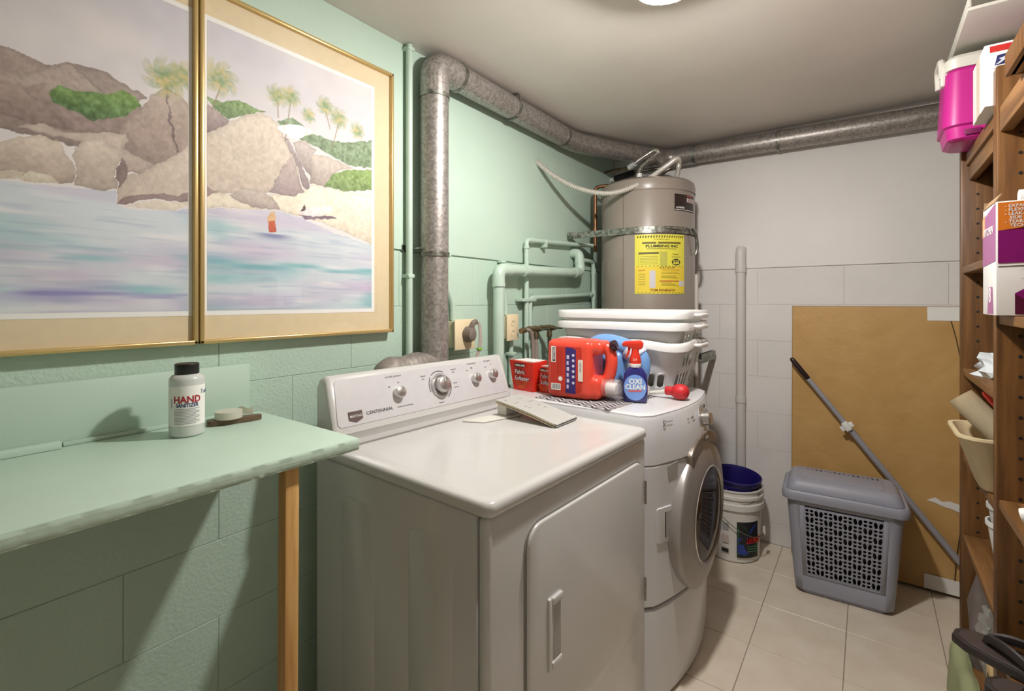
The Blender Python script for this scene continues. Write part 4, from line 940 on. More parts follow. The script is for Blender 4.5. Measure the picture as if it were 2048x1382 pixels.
# blue jug behind
blu = M('jug_blue', (118, 164, 222), .3, coat=.2, sss=.1)
t = thing('softener_jug', 'pale blue jug lying on its side behind the red jug', 'jug', (.40, 1.737, ZC), math.radians(1))
b = nb(); abox(b, .0, .2, .0, .085, 0, .175, .03, 4); atube(b, spl([(.02, .042, .155), (.09, .042, .2), (.17, .042, .196), (.245, .042, .165), (.262, .042, .11), (.235, .042, .05), (.17, .042, .03)], 6), .034, 14)
abox(b, .17, .25, .008, .077, .0, .06, .02, 3)
remesh(put('body', b, blu, t), .0035, 8)
lathe('shrink_label', [(.041, 0), (.0425, .004), (.042, .052), (.039, .056)], M('pale_film', (222, 226, 240), .25, rgb2=(150, 160, 200), vs=40, lo=.3, hi=.5), t, 24, basis((.212, .042, .182), (0, 1, 0), (.6, 0, .8)) , cap=False)
lathe('spout_cap', [(.02, 0), (.02, .02), (.0225, .021), (.0225, .04), (.02, .043), (0, .043)], white_p, t, 22, basis((.245, .036, .03), (0, 1, 0), (0, 0, 1)))
# spray bottle
t = thing('spray_bottle', 'blue stain remover spray bottle with a red trigger next to the red jug', 'bottle', (.672, 1.695, ZC), math.radians(20))
bm_ = M('spray_navy', (44, 42, 112), .3, coat=.2); rd2 = M('spray_red', (214, 52, 34), .35)
rings = []
for z, w, d in ((0, .08, .034), (.004, .086, .040), (.03, .088, .042), (.075, .088, .042), (.1, .08, .04), (.118, .06, .038), (.128, .042, .034)):
    rings.append([(x, y, z) for x, y in rrect(w, d, min(d*.48, .02), 6)])
b = nb(); aloft(b, rings); put('bottle', b, bm_, t, sharp=50)
b = nb(); alathe(b, [(.0205, .126), (.0215, .128), (.0215, .138), (.02, .14)], 24, None); put('collar', b, white_p, t)
b = nb(); alathe(b, [(.0205, .139), (.021, .15), (.018, .165), (.014, .178), (.013, .192)], 24); put('neck', b, rd2, t)
b = nb(); aprism(b, [(-.045, .2), (-.048, .212), (-.036, .22), (.02, .224), (.03, .214), (.026, .195), (.006, .186), (-.01, .192), (-.028, .2)], .024, basis((0, .012, 0), (1, 0, 0), (0, 0, 1)), .004, 2); put('trigger_head', b, rd2, t)
b = nb(); aprism(b, [(-.026, .2), (-.016, .196), (-.02, .176), (-.03, .158), (-.036, .16), (-.028, .18)], .012, basis((0, .006, 0), (1, 0, 0), (0, 0, 1)), .002, 2); put('trigger', b, rd2, t)
SF = lambda x, z, o: basis((x, -.0212-o, z), (1, 0, 0), (0, 0, 1))
ov = prism('front_label', [(.04*math.cos(2*PI*k/28), .054+.047*math.sin(2*PI*k/28)) for k in range(28)], .0006, M('label_sky', (120, 158, 224), .35), t, SF(0, 0, 0))
txt('lettering', 'OXI', .026, paper_w, ov, SF(.001, .068, .0012), align='CENTER', bold=.03); txt('lettering', 'CLEAN', .0245, paper_w, ov, SF(0, .048, .0012), align='CENTER', bold=.03, sx=.92)
prism('red_ribbon', [(-.024, .038), (.024, .041), (.022, .046), (-.024, .043)], .0006, M('ribbon_red', (220, 96, 88), .4), ov, SF(0, 0, .0008))
txt('lettering', '2-1', .011, paper_w, t, basis((-.007, -.0208, .152), (1, 0, 0), (0, 0, 1)), bold=.02)
# softener sheet boxes
def sheetbox(x, y, rz, w, d, h, label, flare):
    t = thing('dryer_sheet_box', label, 'box', (x, y, ZT), math.radians(rz))
    rdb = M('carton_red', (214, 46, 30), .45)
    b = nb(); k = flare
    lo = [(0, 0, 0), (w, 0, 0), (w, d, 0), (0, d, 0)]; hi = [(-k, -k*.3, h), (w, 0, h-.006), (w, d, h), (-k*.4, d, h)]
    aloft(b, [lo, hi]); put('carton', b, rdb, t, sharp=20)
    b = nb(); aprism(b, [(.006-k*.5, .006), (w-.004, .006), (w-.004, d-.006), (.006-k*.3, d-.006)], .004, Matrix.Translation((0, 0, h-.003))); put('sheets', b, paper_w, t)
    F = lambda x_, z_, o=.0008: basis((x_, -o-(k*.3)*(z_/h), z_), (1, 0, 0), (0, 0, 1))
    box('black_tag', 0, w*.5, 0, .014, 0, .0006, ink, t, mtx=F(w*.12, h*.80)); txt('lettering', 'KIRKLAND', .011, paper_w, t, F(w*.15, h*.82, .002), bold=.02)
    txt('lettering', 'Fabric\nSoftener', .026, M('carton_navy', (34, 36, 84), .4), t, F(w*.1, h*.56, .0016), bold=.035, shear=.2, sx=.9)
    txt('lettering', 'Fabric\nSoftener', .026, paper_w, t, F(w*.1, h*.56, .0026), bold=.0, shear=.2, sx=.9)
    b = nb()
    for q in range(9):
        a = math.radians(200+q*17.5); c0 = Vector((w*.42, h*.36))
        vs = [c0+Vector((math.cos(a), math.sin(a)))*.012, c0+Vector((math.cos(a+.06), math.sin(a+.06)))*.034, c0+Vector((math.cos(a-.06), math.sin(a-.06)))*.034]
        b.faces.new([b.verts.new(F(0, 0, .0012) @ Vector((p.x, p.y, 0))) for p in vs])
    put('sun_rays', b, M('ray_orange', (238, 140, 50), .5), t, sharp=0)
sheetbox(.158, 1.645, -8, .108, .09, .122, 'red fabric softener sheet box standing by the dryer console', .02)
sheetbox(.279, 1.657, -10, .055, .08, .105, 'narrow red softener box squeezed against the big red jug', 0)
# papers on the dryer
t = thing('folded_booklet', 'folded white manual lying across the dryer lid', 'booklet', (.44, 1.4, .94))
def page(name, off, m, th, dx=0, dy=0, shrink=0):
    b = nb(); rows = []
    for i in range(13):
        u = i/12; x = .305+dx+(.25-shrink)*u; z = .9895-.047*u+off+.004*math.sin(PI*u)
        rows.append([(x, 1.335+dy-.012*u, z), (x+.004, 1.40+dy-.012*u, z+.0015), (x+.002, 1.475+dy-.02*u, z)])
    aloft(b, rows, cap=False, closed=False); bmesh.ops.solidify(b, geom=b.faces[:], thickness=th); return put(name, b, m, t, W=True, sharp=40)
page('page', -.009, M('paper_aged', (222, 212, 188), .7), .0015, -.003, -.004); page('page', -.006, paper_w, .0015, .003, .0); page('page', -.0035, M('paper_aged', (222, 212, 188), .7), .0012, -.001, -.002)
cv_ = page('cover', 0, paper_w, .002)
b = nb(); rows = []
for i in range(11):
    a = math.radians(90-200*i/10); rows.append([(.553+.008*math.cos(a), y, .9395+.0085*math.sin(a)) for y in (1.322, 1.39, 1.457)])
aloft(b, rows, cap=False, closed=False); bmesh.ops.solidify(b, geom=b.faces[:], thickness=.0012); put('fold', b, paper_w, t, W=True)
def pz(x): u = (x-.305)/.25; return .9895-.047*u+.004*math.sin(PI*u)+.0014
b = nb()
for x0, y0, y1 in ((.33, 1.352, 1.366), (.345, 1.39, 1.44), (.37, 1.36, 1.42), (.385, 1.38, 1.45), (.41, 1.36, 1.40), (.425, 1.36, 1.44), (.45, 1.40, 1.44)):
    b.faces.new([b.verts.new(p) for p in ((x0, y0, pz(x0)+.0002), (x0+.0022, y0, pz(x0+.0022)+.0002), (x0+.0022, y1, pz(x0+.0022)+.0002), (x0, y1, pz(x0)+.0002))])
put('print', b, grey_ink, cv_, W=True, sharp=0)
t = thing('plastic_wedge', 'small translucent white plastic wedge under the folded manual', 'plastic piece', (.30, 1.30, .9315))
b = nb(); aprism(b, [(-.04, -.09), (.03, -.06), (.075, .1), (.01, .14), (-.015, .02)], .004, None, .001, 1); put('base', b, M('milky_plastic', (238, 236, 226), .35, trans=.15), t)
b = nb(); aprism(b, [(0, .05), (.04, .05), (.04, .13), (0, .13)], .036, Matrix.Translation((0, 0, .004)), .002, 1); put('block', b, M('milky_plastic', (238, 236, 226), .35, trans=.15), t)
# baster
t = thing('turkey_baster', 'red rubber bulb baster with a white tube lying on the washer top', 'baster', (.775, 1.832, ZT))
rub = M('rubber_red', (200, 40, 46), .5)
b = nb(); alathe(b, [(.015, -.042), (.017, -.038), (.0165, -.018), (.023, -.01), (.028, 0), (.0295, .014), (.0275, .028), (.02, .039), (.009, .044), (0, .0445)], 22, basis((.005, 0, .0296), (0, 1, 0), (0, 0, 1)) ); put('bulb', b, rub, t)
tube('tube', [(-.03, .0, .0265), (-.13, .0, .007), (-.15, 0, .005)], [.009, .006, .003], M('milky_plastic', (238, 236, 226), .35, trans=.15), t, 12)

# ================================================================ BACK CORNER: BUCKET, HAMPER, BOARD, POLE
t = thing('paint_bucket', 'white five-gallon bucket with a green and blue label and wire bail', 'bucket', (.775, 2.785, 0))
bw = M('bucket_white', (232, 230, 224), .35, sss=.1)
lathe('pail', [(0, .002), (.122, .002), (.128, .008), (.136, .2), (.14, .27), (.1505, .272), (.1515, .3), (.142, .302), (.1425, .325), (.1505, .327), (.151, .34), (.143, .342), (.1435, .362), (.149, .364), (.149, .37), (.139, .37), (.134, .3), (.12, .015), (0, .012)], bw, t, 48, cap=False)
def bq(nm, a, z, w, h, m, off=.0012): return quad(nm, None, w, h, m, t, t=.0006, cyl=(0, 0, .1355+off, A(a), z), nseg=10)
lbl = bq('label', -45, .035, .118, .18, M('label_black', (26, 30, 34), .4))
def bpoly(nm, pts, m, off):
    b = nb(); vs = []
    for s, z in pts: a = A(-45)+s/.1355; vs.append(b.verts.new(((.1372+off)*math.cos(a), (.1372+off)*math.sin(a), z)))
    b.faces.new(vs); put(nm, b, m, lbl, sharp=0)
bpoly('green_field', [(-.055, .05), (-.02, .045), (.02, .045), (.055, .05), (.055, .12), (.03, .135), (0, .16), (-.02, .19), (-.055, .195)], M('label_green', (36, 104, 58), .4), .0008)
bpoly('blue_swoosh', [(-.055, .13), (-.03, .14), (0, .165), (.03, .2), (.05, .205), (.02, .17), (-.01, .135), (-.055, .108)], M('label_blue', (38, 62, 150), .4), .0014)
bpoly('blue_swoosh', [(-.055, .06), (-.055, .1), (-.03, .105), (-.02, .08), (.0, .055), (-.03, .048)], M('label_blue', (38, 62, 150), .4), .0016)
txt('lettering', 'LAUNDRY', .042, M('label_bright_red', (206, 34, 38), .4), lbl, cyl=(0, 0, .1395, A(-50), .108), bold=.04, sx=.5)
for k in range(3): bq('print_line', -38, .09-.012*k, .05, .004, M('label_green2', (90, 140, 100), .5), .0035)
bq('barcode', -92, .165, .03, .036, M('print_grey', (164, 164, 166), .6)); bq('print_block', -92, .1, .03, .04, M('pale_pink_print', (206, 186, 180), .6)); bq('print_block', -93, .052, .034, .02, ink)
b = nb(); a0, a1 = A(-104), A(-8); pts = []
for i in range(25):
    u = i/24; a = a0+(a1-a0)*u; pts.append((.157*math.cos(a), .157*math.sin(a), .255-.11*math.sin(PI*min(u*.62, 1))))
atube(b, pts, .002, 6); put('bail', b, steel, t)
b = nb(); q = pts[-1]; atube(b, [(q[0], q[1], q[2]+.03), (q[0], q[1], q[2]-.01)], .007, 8); put('bail_ear', b, bw, t)
t = thing('mop_pail', 'dark navy pail tilted inside the white bucket', 'pail', (.775, 2.785, .19))
nav = M('pail_navy', (34, 26, 104), .35)
tl = Matrix.Translation((0, 0, 0)) @ Matrix.Rotation(math.radians(6), 4, Vector((.6, .8, 0)))
lathe('pail', [(0, .002), (.09, .002), (.095, .01), (.111, .19), (.113, .22), (.124, .222), (.126, .232), (.12, .234), (.108, .205), (.092, .015), (0, .01)], nav, t, 44, tl, cap=False)
b = nb(); pts = [tl @ Vector((.129*math.cos(a), .129*math.sin(a), .2-.07*math.sin(PI*i/20))) for i, a in enumerate([A(-100+4.6*k) for k in range(21)])]
atube(b, pts, .0016, 6); put('bail', b, steel, t)

# hamper
HM = thing('laundry_hamper', 'grey plastic lidded hamper with leaf-shaped cut-outs on its front', 'hamper', (1.262, 2.695, 0), math.radians(3.5))
hg = M('hamper_grey', (160, 162, 175), .45)
NS = 8
def hring(z, w, d, r, y=0):
    return [(x, yy+y, z) for x, yy in rrect(w, d, r, NS)]
def hw(k): return .365+.07*k, .225+.04*k
# body: back and sides as a loft, the front panel separately
def front_split(z, k):
    w, d = hw(k); r = .035; pts = []
    p = rrect(w, d, r, NS)       # starts at +x,+y corner, goes ccw; front (-y) edge lies between third and fourth corner
    base = [(x, y, z) for x, y in p]
    ins = 3*(NS+1)
    px = .148+.018*k
    return base[:ins] + [(-px, -d/2, z), (px, -d/2, z)] + base[ins:]
lv = [(.0, 0), (.07, .12), (.405, .85), (.47, 1)]
b = nb(); vr = []
hi_idx = 3*(NS+1)
for z, k in ((.02, 0), (.085, .17), (.41, .87), (.465, 1)): vr.append([b.verts.new(p) for p in front_split(z, k)])
for i in range(3):
    n = len(vr[i])
    for j in range(n):
        k2 = (j+1) % n
        if i == 1 and j == hi_idx: continue
        b.faces.new((vr[i][j], vr[i][k2], vr[i+1][k2], vr[i+1][j]))
o_ = put('body', b, hg, HM, sharp=40); m_ = o_.modifiers.new('thickness', 'SOLIDIFY'); m_.thickness = .003; m_.offset = -1
b = nb(); w, d = hw(0); aloft(b, [hring(.0, w-.05, d-.03, .03), hring(.014, w-.012, d-.008, .034), hring(.05, w+.001, d+.001, .035)]); put('foot', b, M('hamper_grey_dark', (150, 152, 164), .5), HM)
b = nb(); w, d = hw(.17); w2, d2 = hw(.87)
fr = [[(-.151-.0, -d/2-.001, .085), (.151, -d/2-.001, .085), (.1635, -d2/2-.001, .41), (-.1635, -d2/2-.001, .41)]]
def fmp(u, v):
    z = .085+v*.325; k = .17+v*.70; ww, dd = hw(k); px = .148+.018*k
    return ((u-.5)*2*px, -dd/2+.001, z)
cells = []; NX, NY = 8, 9
mu, mv = .06, .04
for (u0, u1, v0, v1) in ((0, mu, 0, 1), (1-mu, 1, 0, 1), (mu, 1-mu, 0, mv), (mu, 1-mu, 1-mv, 1)): cells.append((u0, u1, v0, v1, None))
cu_, cv2 = (1-2*mu)/NX, (1-2*mv)/NY
for i in range(NX):
    for j in range(NY):
        u0 = mu+i*cu_; v0 = mv+j*cv2
        if (i+j) % 2:
            for s in (0, 1):
                a, c = u0+s*cu_/2, u0+(s+1)*cu_/2
                cells.append((a, c, v0, v0+cv2, ((a+c)/2, v0+cv2/2, cu_*.185, cv2*.47, (.14 if s == 0 else -.14), 1.8)))
        else:
            for s in (0, 1):
                for q in (0, 1):
                    a, c = u0+s*cu_/2, u0+(s+1)*cu_/2; e, g = v0+q*cv2/2, v0+(q+1)*cv2/2
                    cells.append((a, c, e, g, ((a+c)/2, (e+g)/2, cu_*.185, cv2*.185, 0, 2)))
b = nb(); perf(b, cells, fmp, 12); weld_thick('front_grille', b, .002, hg, HM)
b = nb(); px = .156
for x0, x1, z0, z1 in ((-.166, -.148, .088, .408), (.148, .166, .088, .408)): pass
# near-black filler, added to put shade behind the cut-outs
b = nb(); w, d = hw(.3); aloft(b, [hring(.03, w-.06, d-.06, .03), hring(.36, w-.04, d-.05, .03), hring(.44, w-.08, d-.08, .03)]); put('shade_filler', b, M('inner_shade_dark', (38, 32, 36), .9), HM)
w, d = hw(1); b = nb()
aloft(b, [hring(.43, w+.004, d+.004, .036), hring(.432, w+.03, d+.03, .04), hring(.45, w+.036, d+.036, .042), hring(.468, w+.03, d+.03, .04), hring(.474, w+.018, d+.018, .036), hring(.470, w-.01, d-.01, .03)]); put('rim', b, hg, HM, sharp=50)
b = nb(); aloft(b, [hring(.472, w-.004, d-.004, .03), hring(.482, w-.006, d-.006, .03), hring(.508, w-.03, d-.03, .035), hring(.517, w-.055, d-.05, .03), hring(.519, w-.08, d-.07, .03)])
ld = put('lid', b, hg, HM, sharp=50)
b = nb(); aloft(b, [hring(.517, .31, .16, .02, -.0), hring(.522, .308, .158, .02), hring(.5235, .30, .15, .018)]); put('lid_panel', b, hg, ld, sharp=40)
for k in range(16):
    x = -.135+k*.018
    b = nb(); aprism(b, [((.005 if k % 4 > 1 else .0035)*math.cos(2*PI*i/10), (.008 if k % 4 > 1 else .004)*math.sin(2*PI*i/10)) for i in range(10)], .0008, Matrix.Translation((x, .055, .5234))); put('vent_hole', b, dark, ld)

# paper-backed picture leaning on the wall
t = thing('paper_backed_frame', 'large frame backed with brown kraft paper leaning on the back wall', 'framed panel', (1.36, 2.95, 0))
kraft = M('kraft_paper', (206, 166, 106), .5, rgb2=(196, 154, 92), vs=6, detail=6, bump=.3, bs=7, bd=.03, lo=.3, hi=.7)
lean = Matrix.Translation((1.032, 2.93, .012)) @ Matrix.Rotation(math.radians(-2.0), 4, 'X')
b = nb(); abox(b, 0, .86, 0, .02, 0, 1.3, .002, mtx=lean); put('board', b, M('frame_edge', (150, 112, 62), .6), t, W=True)
b = nb(); nx, nz = 30, 44; rows = []
for j in range(nz+1):
    rows.append([lean @ Vector((.003+.854*i/nx, -.0015-.0028*abs(math.sin(i*.5+j*.33)*math.sin(j*.21-i*.18)) - (.001 if 0 < i < nx and 0 < j < nz else 0), .003+1.294*j/nz)) for i in range(nx+1)])
aloft(b, rows, cap=False, closed=False); put('kraft_backing', b, kraft, t, W=True, sharp=60)
def lp(nm, pts, m, off, th=.0008):
    b = nb(); aprism(b, pts, th, lean @ basis((0, -off, 0), (1, 0, 0), (0, 0, 1))); return put(nm, b, m, t, W=True)
lp('corner_tape', rpoly(.55, .75, 1.235, 1.298, .001), paper_w, .006); lp('corner_tape', rpoly(.535, .75, .004, .07, .001), paper_w, .006)
lp('paper_tear', [(.545, .405), (.575, .425), (.60, .41), (.625, .418), (.66, .41), (.66, .375), (.63, .385), (.60, .39), (.575, .40)], paper_w, .006)
b = nb(); atube(b, [lean @ Vector(p) for p in fil([(.632, -.007, 1.235), (.65, -.008, 1.15), (.665, -.008, 1.05), (.68, -.008, .8)], .03)], .0016, 6); put('hanging_wire', b, M('wire_dark', (70, 52, 40), .5), t, W=True); b = nb(); atube(b, [lean @ Vector(p) for p in fil([(.64, -.009, .07), (.645, -.011, .16), (.655, -.011, .26), (.675, -.009, .4)], .03)], .0016, 6); put('hanging_wire', b, M('wire_dark', (70, 52, 40), .5), t, W=True)
# pole
t = thing('extension_pole', 'grey extension pole with a black grip leaning across the brown paper', 'pole', (1.35, 2.87, 0))
PA, PB = Vector((1.033, 2.912, 1.04)), Vector((1.81, 2.885, .02)); dv = (PB-PA).normalized()
gp = M('pole_grey', (166, 166, 174), .4, metal=.1)
L0 = (PB-PA).length
tube('grip', [PA, PA+dv*.008, PA+dv*.02, PA+dv*.12, PA+dv*.135], [.004, .011, .0125, .0125, .009], M('grip_black', (36, 22, 20), .45), t, 14, W=True)
tube('shaft', [PA+dv*.13, PA+dv*.47], .0115, gp, t, 14, W=True); tube('shaft', [PA+dv*.40, PA+dv*(L0-.2)], .0138, gp, t, 14, W=True)
tube('shaft', [PA+dv*(L0-.2), PA+dv*(L0-.04)], .0105, M('pole_dark', (52, 40, 44), .4), t, 14, W=True); tube('tip', [PA+dv*(L0-.05), PB], .013, M('grip_black', (36, 22, 20), .45), t, 14, W=True)
b = nb(); fm = basis(PA+dv*.40, dv, (0, -1, 0)); abox(b, -.022, .022, -.004, .028, -.014, .014, .004, mtx=fm); abox(b, -.012, .014, .012, .02, -.03, .03, .003, mtx=fm); put('clip', b, white_p, t, W=True)
b = nb(); abox(b, -.025, .025, .0102, .0116, -.007, .007, mtx=basis(PA+dv*(L0-.24), dv, (0, -1, 0))); put('label', b, M('label_pink_white', (230, 214, 210), .5), t, W=True)

# ================================================================ SHELVING
SX, SXB = 1.617, 1.925
oak = wood('stained_wood', (124, 84, 42), (84, 52, 20), 'z', 60, .4)
oakh = wood('stained_shelf', (148, 106, 62), (104, 70, 36), 'y', 50, .45)
SHF = thing('bookcase', 'brown stained wooden bookcase with open shelves at the right edge', 'bookcase', (1.77, 1.72, 0))
ups = [(2.262, 2.30), (1.692, 1.735), (1.12, 1.16)]
for y0, y1 in ups:
    u = box('upright', SX, SXB, y0, y1, 0, 1.925, oak, SHF, bev=.004, W=True)
    for k in range(34):
        z = .2+k*.05
        if any(abs(z-q) < .02 for q in ()): continue
        for yy, s in ((y0, -1),):
            b = nb(); alathe(b, [(.0042, 0), (.0042, .0006), (0, .0006)], 8, basis((SX+.042, yy, z), (1, 0, 0), (0, 0, 1))); put('peg_hole', b, dark, u, W=True)
def shelf(y0, y1, z, th=.024, x0=SX+.004): return box('shelf', x0, SXB-.004, y0+.001, y1-.001, z-th, z, oakh, SHF, bev=.003, W=True)
for z in (1.455, 1.105, .815, .535, .15): shelf(1.735, 2.262, z)
for z in (1.302, .842, .472): shelf(1.16, 1.692, z)
b = nb(); abox(b, SX+.012, SXB-.004, 1.736, 2.261, 1.80, 1.84, .002); put('top_shelf', b, oakh, SHF, W=True)
b = nb(); abox(b, SX+.02, SX+.04, 1.736, 2.261, 1.75, 1.80, .002); put('apron', b, oakh, SHF, W=True)
b = nb(); abox(b, SX+.03, SXB-.004, 1.161, 1.691, 1.785, 1.82, .002); put('top_shelf', b, oakh, SHF, W=True)
b = nb(); abox(b, SX+.006, SX+.03, 1.161, 1.691, 1.757, 1.82, .002); put('apron', b, oakh, SHF, W=True)
box('back_panel', SXB, SXB+.006, 1.12, 2.30, .02, 1.9, oak, SHF, W=True)
box('planter_box', 0, 0, 0, 0, 0, 0, oak) if False else None
t = thing('wooden_tray', 'brown wooden tray on top of the bookcase at the picture edge', 'tray', (1.73, 1.34, 1.821))
box('base', SX-.012, 1.86, 1.2, 1.47, 1.821, 1.833, oakh, t, W=True)
for a in ((SX-.02, SX-.004, 1.2, 1.48, 1.821, 1.87), (1.85, 1.866, 1.2, 1.48, 1.821, 1.87), (SX-.004, 1.85, 1.464, 1.48, 1.821, 1.87), (SX-.004, 1.85, 1.2, 1.216, 1.821, 1.87)): box('side', *a, oak, t, bev=.002, W=True)
# cooler
t = thing('picnic_cooler', 'magenta plastic cooler with a white handle on top of the bookcase', 'cooler', (1.68, 2.10, 1.841))
mag = M('cooler_magenta', (196, 36, 140), .4, coat=.1, bump=.1, bs=200)
CR = lambda z, w, d, r: [(1.675+x, 2.152+y, z) for x, y in rrect(w, d, r, 6)]
b = nb(); aloft(b, [CR(1.842, .2, .16, .03), CR(1.85, .225, .185, .035), CR(1.885, .235, .195, .038), CR(1.89, .25, .21, .042), CR(2.06, .235, .195, .04), CR(2.075, .215, .175, .035)]); put('body', b, mag, t, W=True, sharp=30)
b = nb(); abox(b, 1.60, 1.64, 2.05, 2.054, 1.855, 1.872, .001); put('drain_cap', b, M('magenta_dark', (120, 20, 84), .5), t, W=True)
wp2 = M('cooler_white', (226, 224, 214), .4)
b = nb(); aloft(b, [CR(2.07, .235, .195, .035), CR(2.1, .24, .2, .035), CR(2.112, .22, .18, .03)]); put('lid', b, wp2, t, W=True)
b = nb(); atube(b, fil([(1.555, 2.10, 2.06), (1.552, 2.10, 2.122), (1.552, 2.21, 2.122), (1.555, 2.21, 2.06)], .03), .010, 10); put('handle', b, wp2, t, W=True)
b = nb(); abox(b, 1.548, 1.566, 2.085, 2.115, 2.03, 2.09, .004); put('handle_pivot', b, wp2, t, W=True)
t = thing('plastic_tray', 'white plastic tray laid over the cooler under the ceiling', 'tray', (1.72, 2.0, 2.136))
box('tray', 1.58, 1.90, 1.82, 2.24, 2.136, 2.146, wp2, t, bev=.003, W=True)
for a in ((1.58, 1.588, 1.82, 2.24), (1.892, 1.90, 1.82, 2.24)): box('edge', *a, 2.1465, 2.172, wp2, t, bev=.002, W=True)
# postal box
t = thing('postal_box', 'white priority mail carton with red stripe and eagle on the bookcase top', 'carton', (1.74, 1.83, 1.841))
wc_ = M('carton_white', (236, 234, 232), .55)
box('carton', 1.602, 1.88, 1.742, 1.912, 1.8405, 2.0, wc_, t, bev=.002, W=True)
PF = lambda x, z, o: basis((x, 1.742-o, z), (1, 0, 0), (0, 0, 1))
def pq(nm, pts, m, o=.0004): b = nb(); aprism(b, pts, .0005, PF(0, 0, o)); return put(nm, b, m, t, W=True)
pq('red_stripe', [(1.612, 1.978), (1.87, 1.978), (1.87, 1.994), (1.612, 1.994)], M('stripe_red', (206, 48, 44), .5))
eg = pq('eagle_emblem', [(1.621, 1.943), (1.626, 1.968), (1.657, 1.971), (1.652, 1.944)], M('emblem_navy', (44, 48, 104), .5))
b = nb(); aprism(b, [(1.6225, 1.945), (1.634, 1.955), (1.629, 1.959), (1.643, 1.963), (1.654, 1.966), (1.643, 1.956), (1.63, 1.946)], .0005, PF(0, 0, .001)); put('eagle', b, M('emblem_pale', (214, 220, 232), .5), eg, W=True)
txt('lettering', 'UNITED STATES', .006, grey_ink, t, PF(1.619, 1.934, .0012), W=True)
b = nb(); abox(b, 1.6012, 1.602, 1.80, 1.85, 1.8405, 2.0); put('packing_tape', b, M('tape_tan', (208, 196, 176), .4), t, W=True)
# bag box on the near bay
t = thing('trash_bag_box', 'open purple and orange kitchen trash bag carton on the near shelf', 'carton', (1.75, 1.63, 1.303))
bz = 1.3032
KX0, KX1, KY0, KY1, KH = 1.592, 1.90, 1.535, 1.688, .258
box('carton', KX0, KX1, KY0, KY1, bz, bz+KH, wc_, t, bev=.0015, W=True)
KF = lambda x, z, o=.0005: basis((KX0+x, KY0-o, bz+z), (1, 0, 0), (0, 0, 1))      # broad face
KS = lambda y, z, o=.0005: basis((KX0-o, KY1-y, bz+z), (0, -1, 0), (0, 0, 1))     # narrow face to the room
org = M('print_orange', (228, 128, 40), .45); vio = M('print_purple', (132, 12, 108), .45); mar = M('print_maroon', (84, 8, 50), .45)
def kq(nm, F, pts, m, o=.0005): b = nb(); aprism(b, pts, .0004, F(0, 0, o)); return put(nm, b, m, t, W=True)
kq('orange_band', KF, [(.003, .192), (.30, .205), (.30, .255), (.003, .255)], org); kq('purple_band', KF, [(.003, .118), (.30, .124), (.30, .2045), (.12, .205), (.003, .192)], vio)
kq('rule', KF, [(.003, .112), (.30, .116), (.30, .1145), (.003, .1105)], ink)
kq('purple_patch', KF, [(.03, .04), (.03, .05), (.075, .082), (.30, .082), (.30, .03), (.055, .03)], vio, .0009); kq('maroon_patch', KF, [(.03, .003), (.30, .003), (.30, .032), (.052, .032), (.03, .048)], mar, .0013)
for k, s in enumerate(('- EXPANDABLE', '- FLEXIBLE STRENGTH', '- LEAK-PROOF', '   SIDE SEAMS', '- TEAR-RESISTANT', '   TECHNOLOGY')): txt('lettering', s, .0098, paper_w, t, KF(.014, .243-.0088*k, .0012), W=True, bold=.015)
for k, s in enumerate(('- FLEX TECH', '   Expands for', '- 2X THICK TIES', '   Easy to lift', '   without ripping')): txt('lettering', s, .0085, ink, t, KF(.04, .102-.0085*k-(.004 if k > 1 else 0), .0012), W=True)
txt('lettering', '200', .026, paper_w, t, KF(.058, .007, .002), W=True, bold=.03)
kq('purple_band', KS, [(.003, .118), (.15, .124), (.15, .255), (.003, .235)], M('print_mauve', (168, 104, 150), .5)); kq('orange_band', KS, [(.003, .19), (.03, .195), (.03, .245), (.003, .235)], M('print_peach', (232, 176, 128), .5), .0009)
kq('badge', KS, [(.06, .003), (.125, .003), (.115, .066), (.075, .066)], M('print_mauve', (168, 104, 150), .5))
txt('lettering', '8', .05, paper_w, t, KS(.078, .03, .0012), W=True, bold=.02); txt('lettering', 'KITCHEN', .026, paper_w, t, KS(.02, .19, .0015), W=True, bold=.01)
b = nb(); abox(b, KX0+.002, KX1, KY1-.004, KY1-.001, bz+KH, bz+KH+.02); put('flap', b, M('carton_kraft', (170, 140, 104), .7), t, W=True)
b = nb(); aprism(b, [(0, 0), (.15, 0), (.15, .022), (.012, .024)], .002, basis((KX0, KY1, bz+KH-.001), (0, -1, 0), (.5, 0, .86))); put('flap', b, M('carton_kraft', (170, 140, 104), .7), t, W=True)
tag(put('plastic_roll', (lambda q: (atube(q, [(1.64, 1.60, bz+KH+.017), (1.86, 1.60, bz+KH+.017)], .016, 14), q)[1])(nb()), white_p, None, origin=(1.75, 1.6, bz+KH)), 'white plastic roll lying on the purple trash bag carton', 'roll')
# tissue
random.seed(9)
b = nb(); bmesh.ops.create_icosphere(b, subdivisions=3, radius=1)
for v in b.verts:
    n = v.co.normalized(); k = 1+.28*math.sin(9*n.x+5*n.y)*math.sin(7*n.z+6*n.x)+random.uniform(-.16, .16)
    v.co = Vector((n.x*.055*k, n.y*.12*k, max(n.z, -.45)*.052*k)); v.co.z = max(v.co.z, -.02)
b.transform(Matrix.Translation((1.69, 2.06, 1.126)))
one('crumpled_tissue', b, M('tissue', (222, 228, 232), .8), 'crumpled white tissue on the shelf above the cream tub', 'tissue', (1.69, 2.06, 1.106), sharp=25)
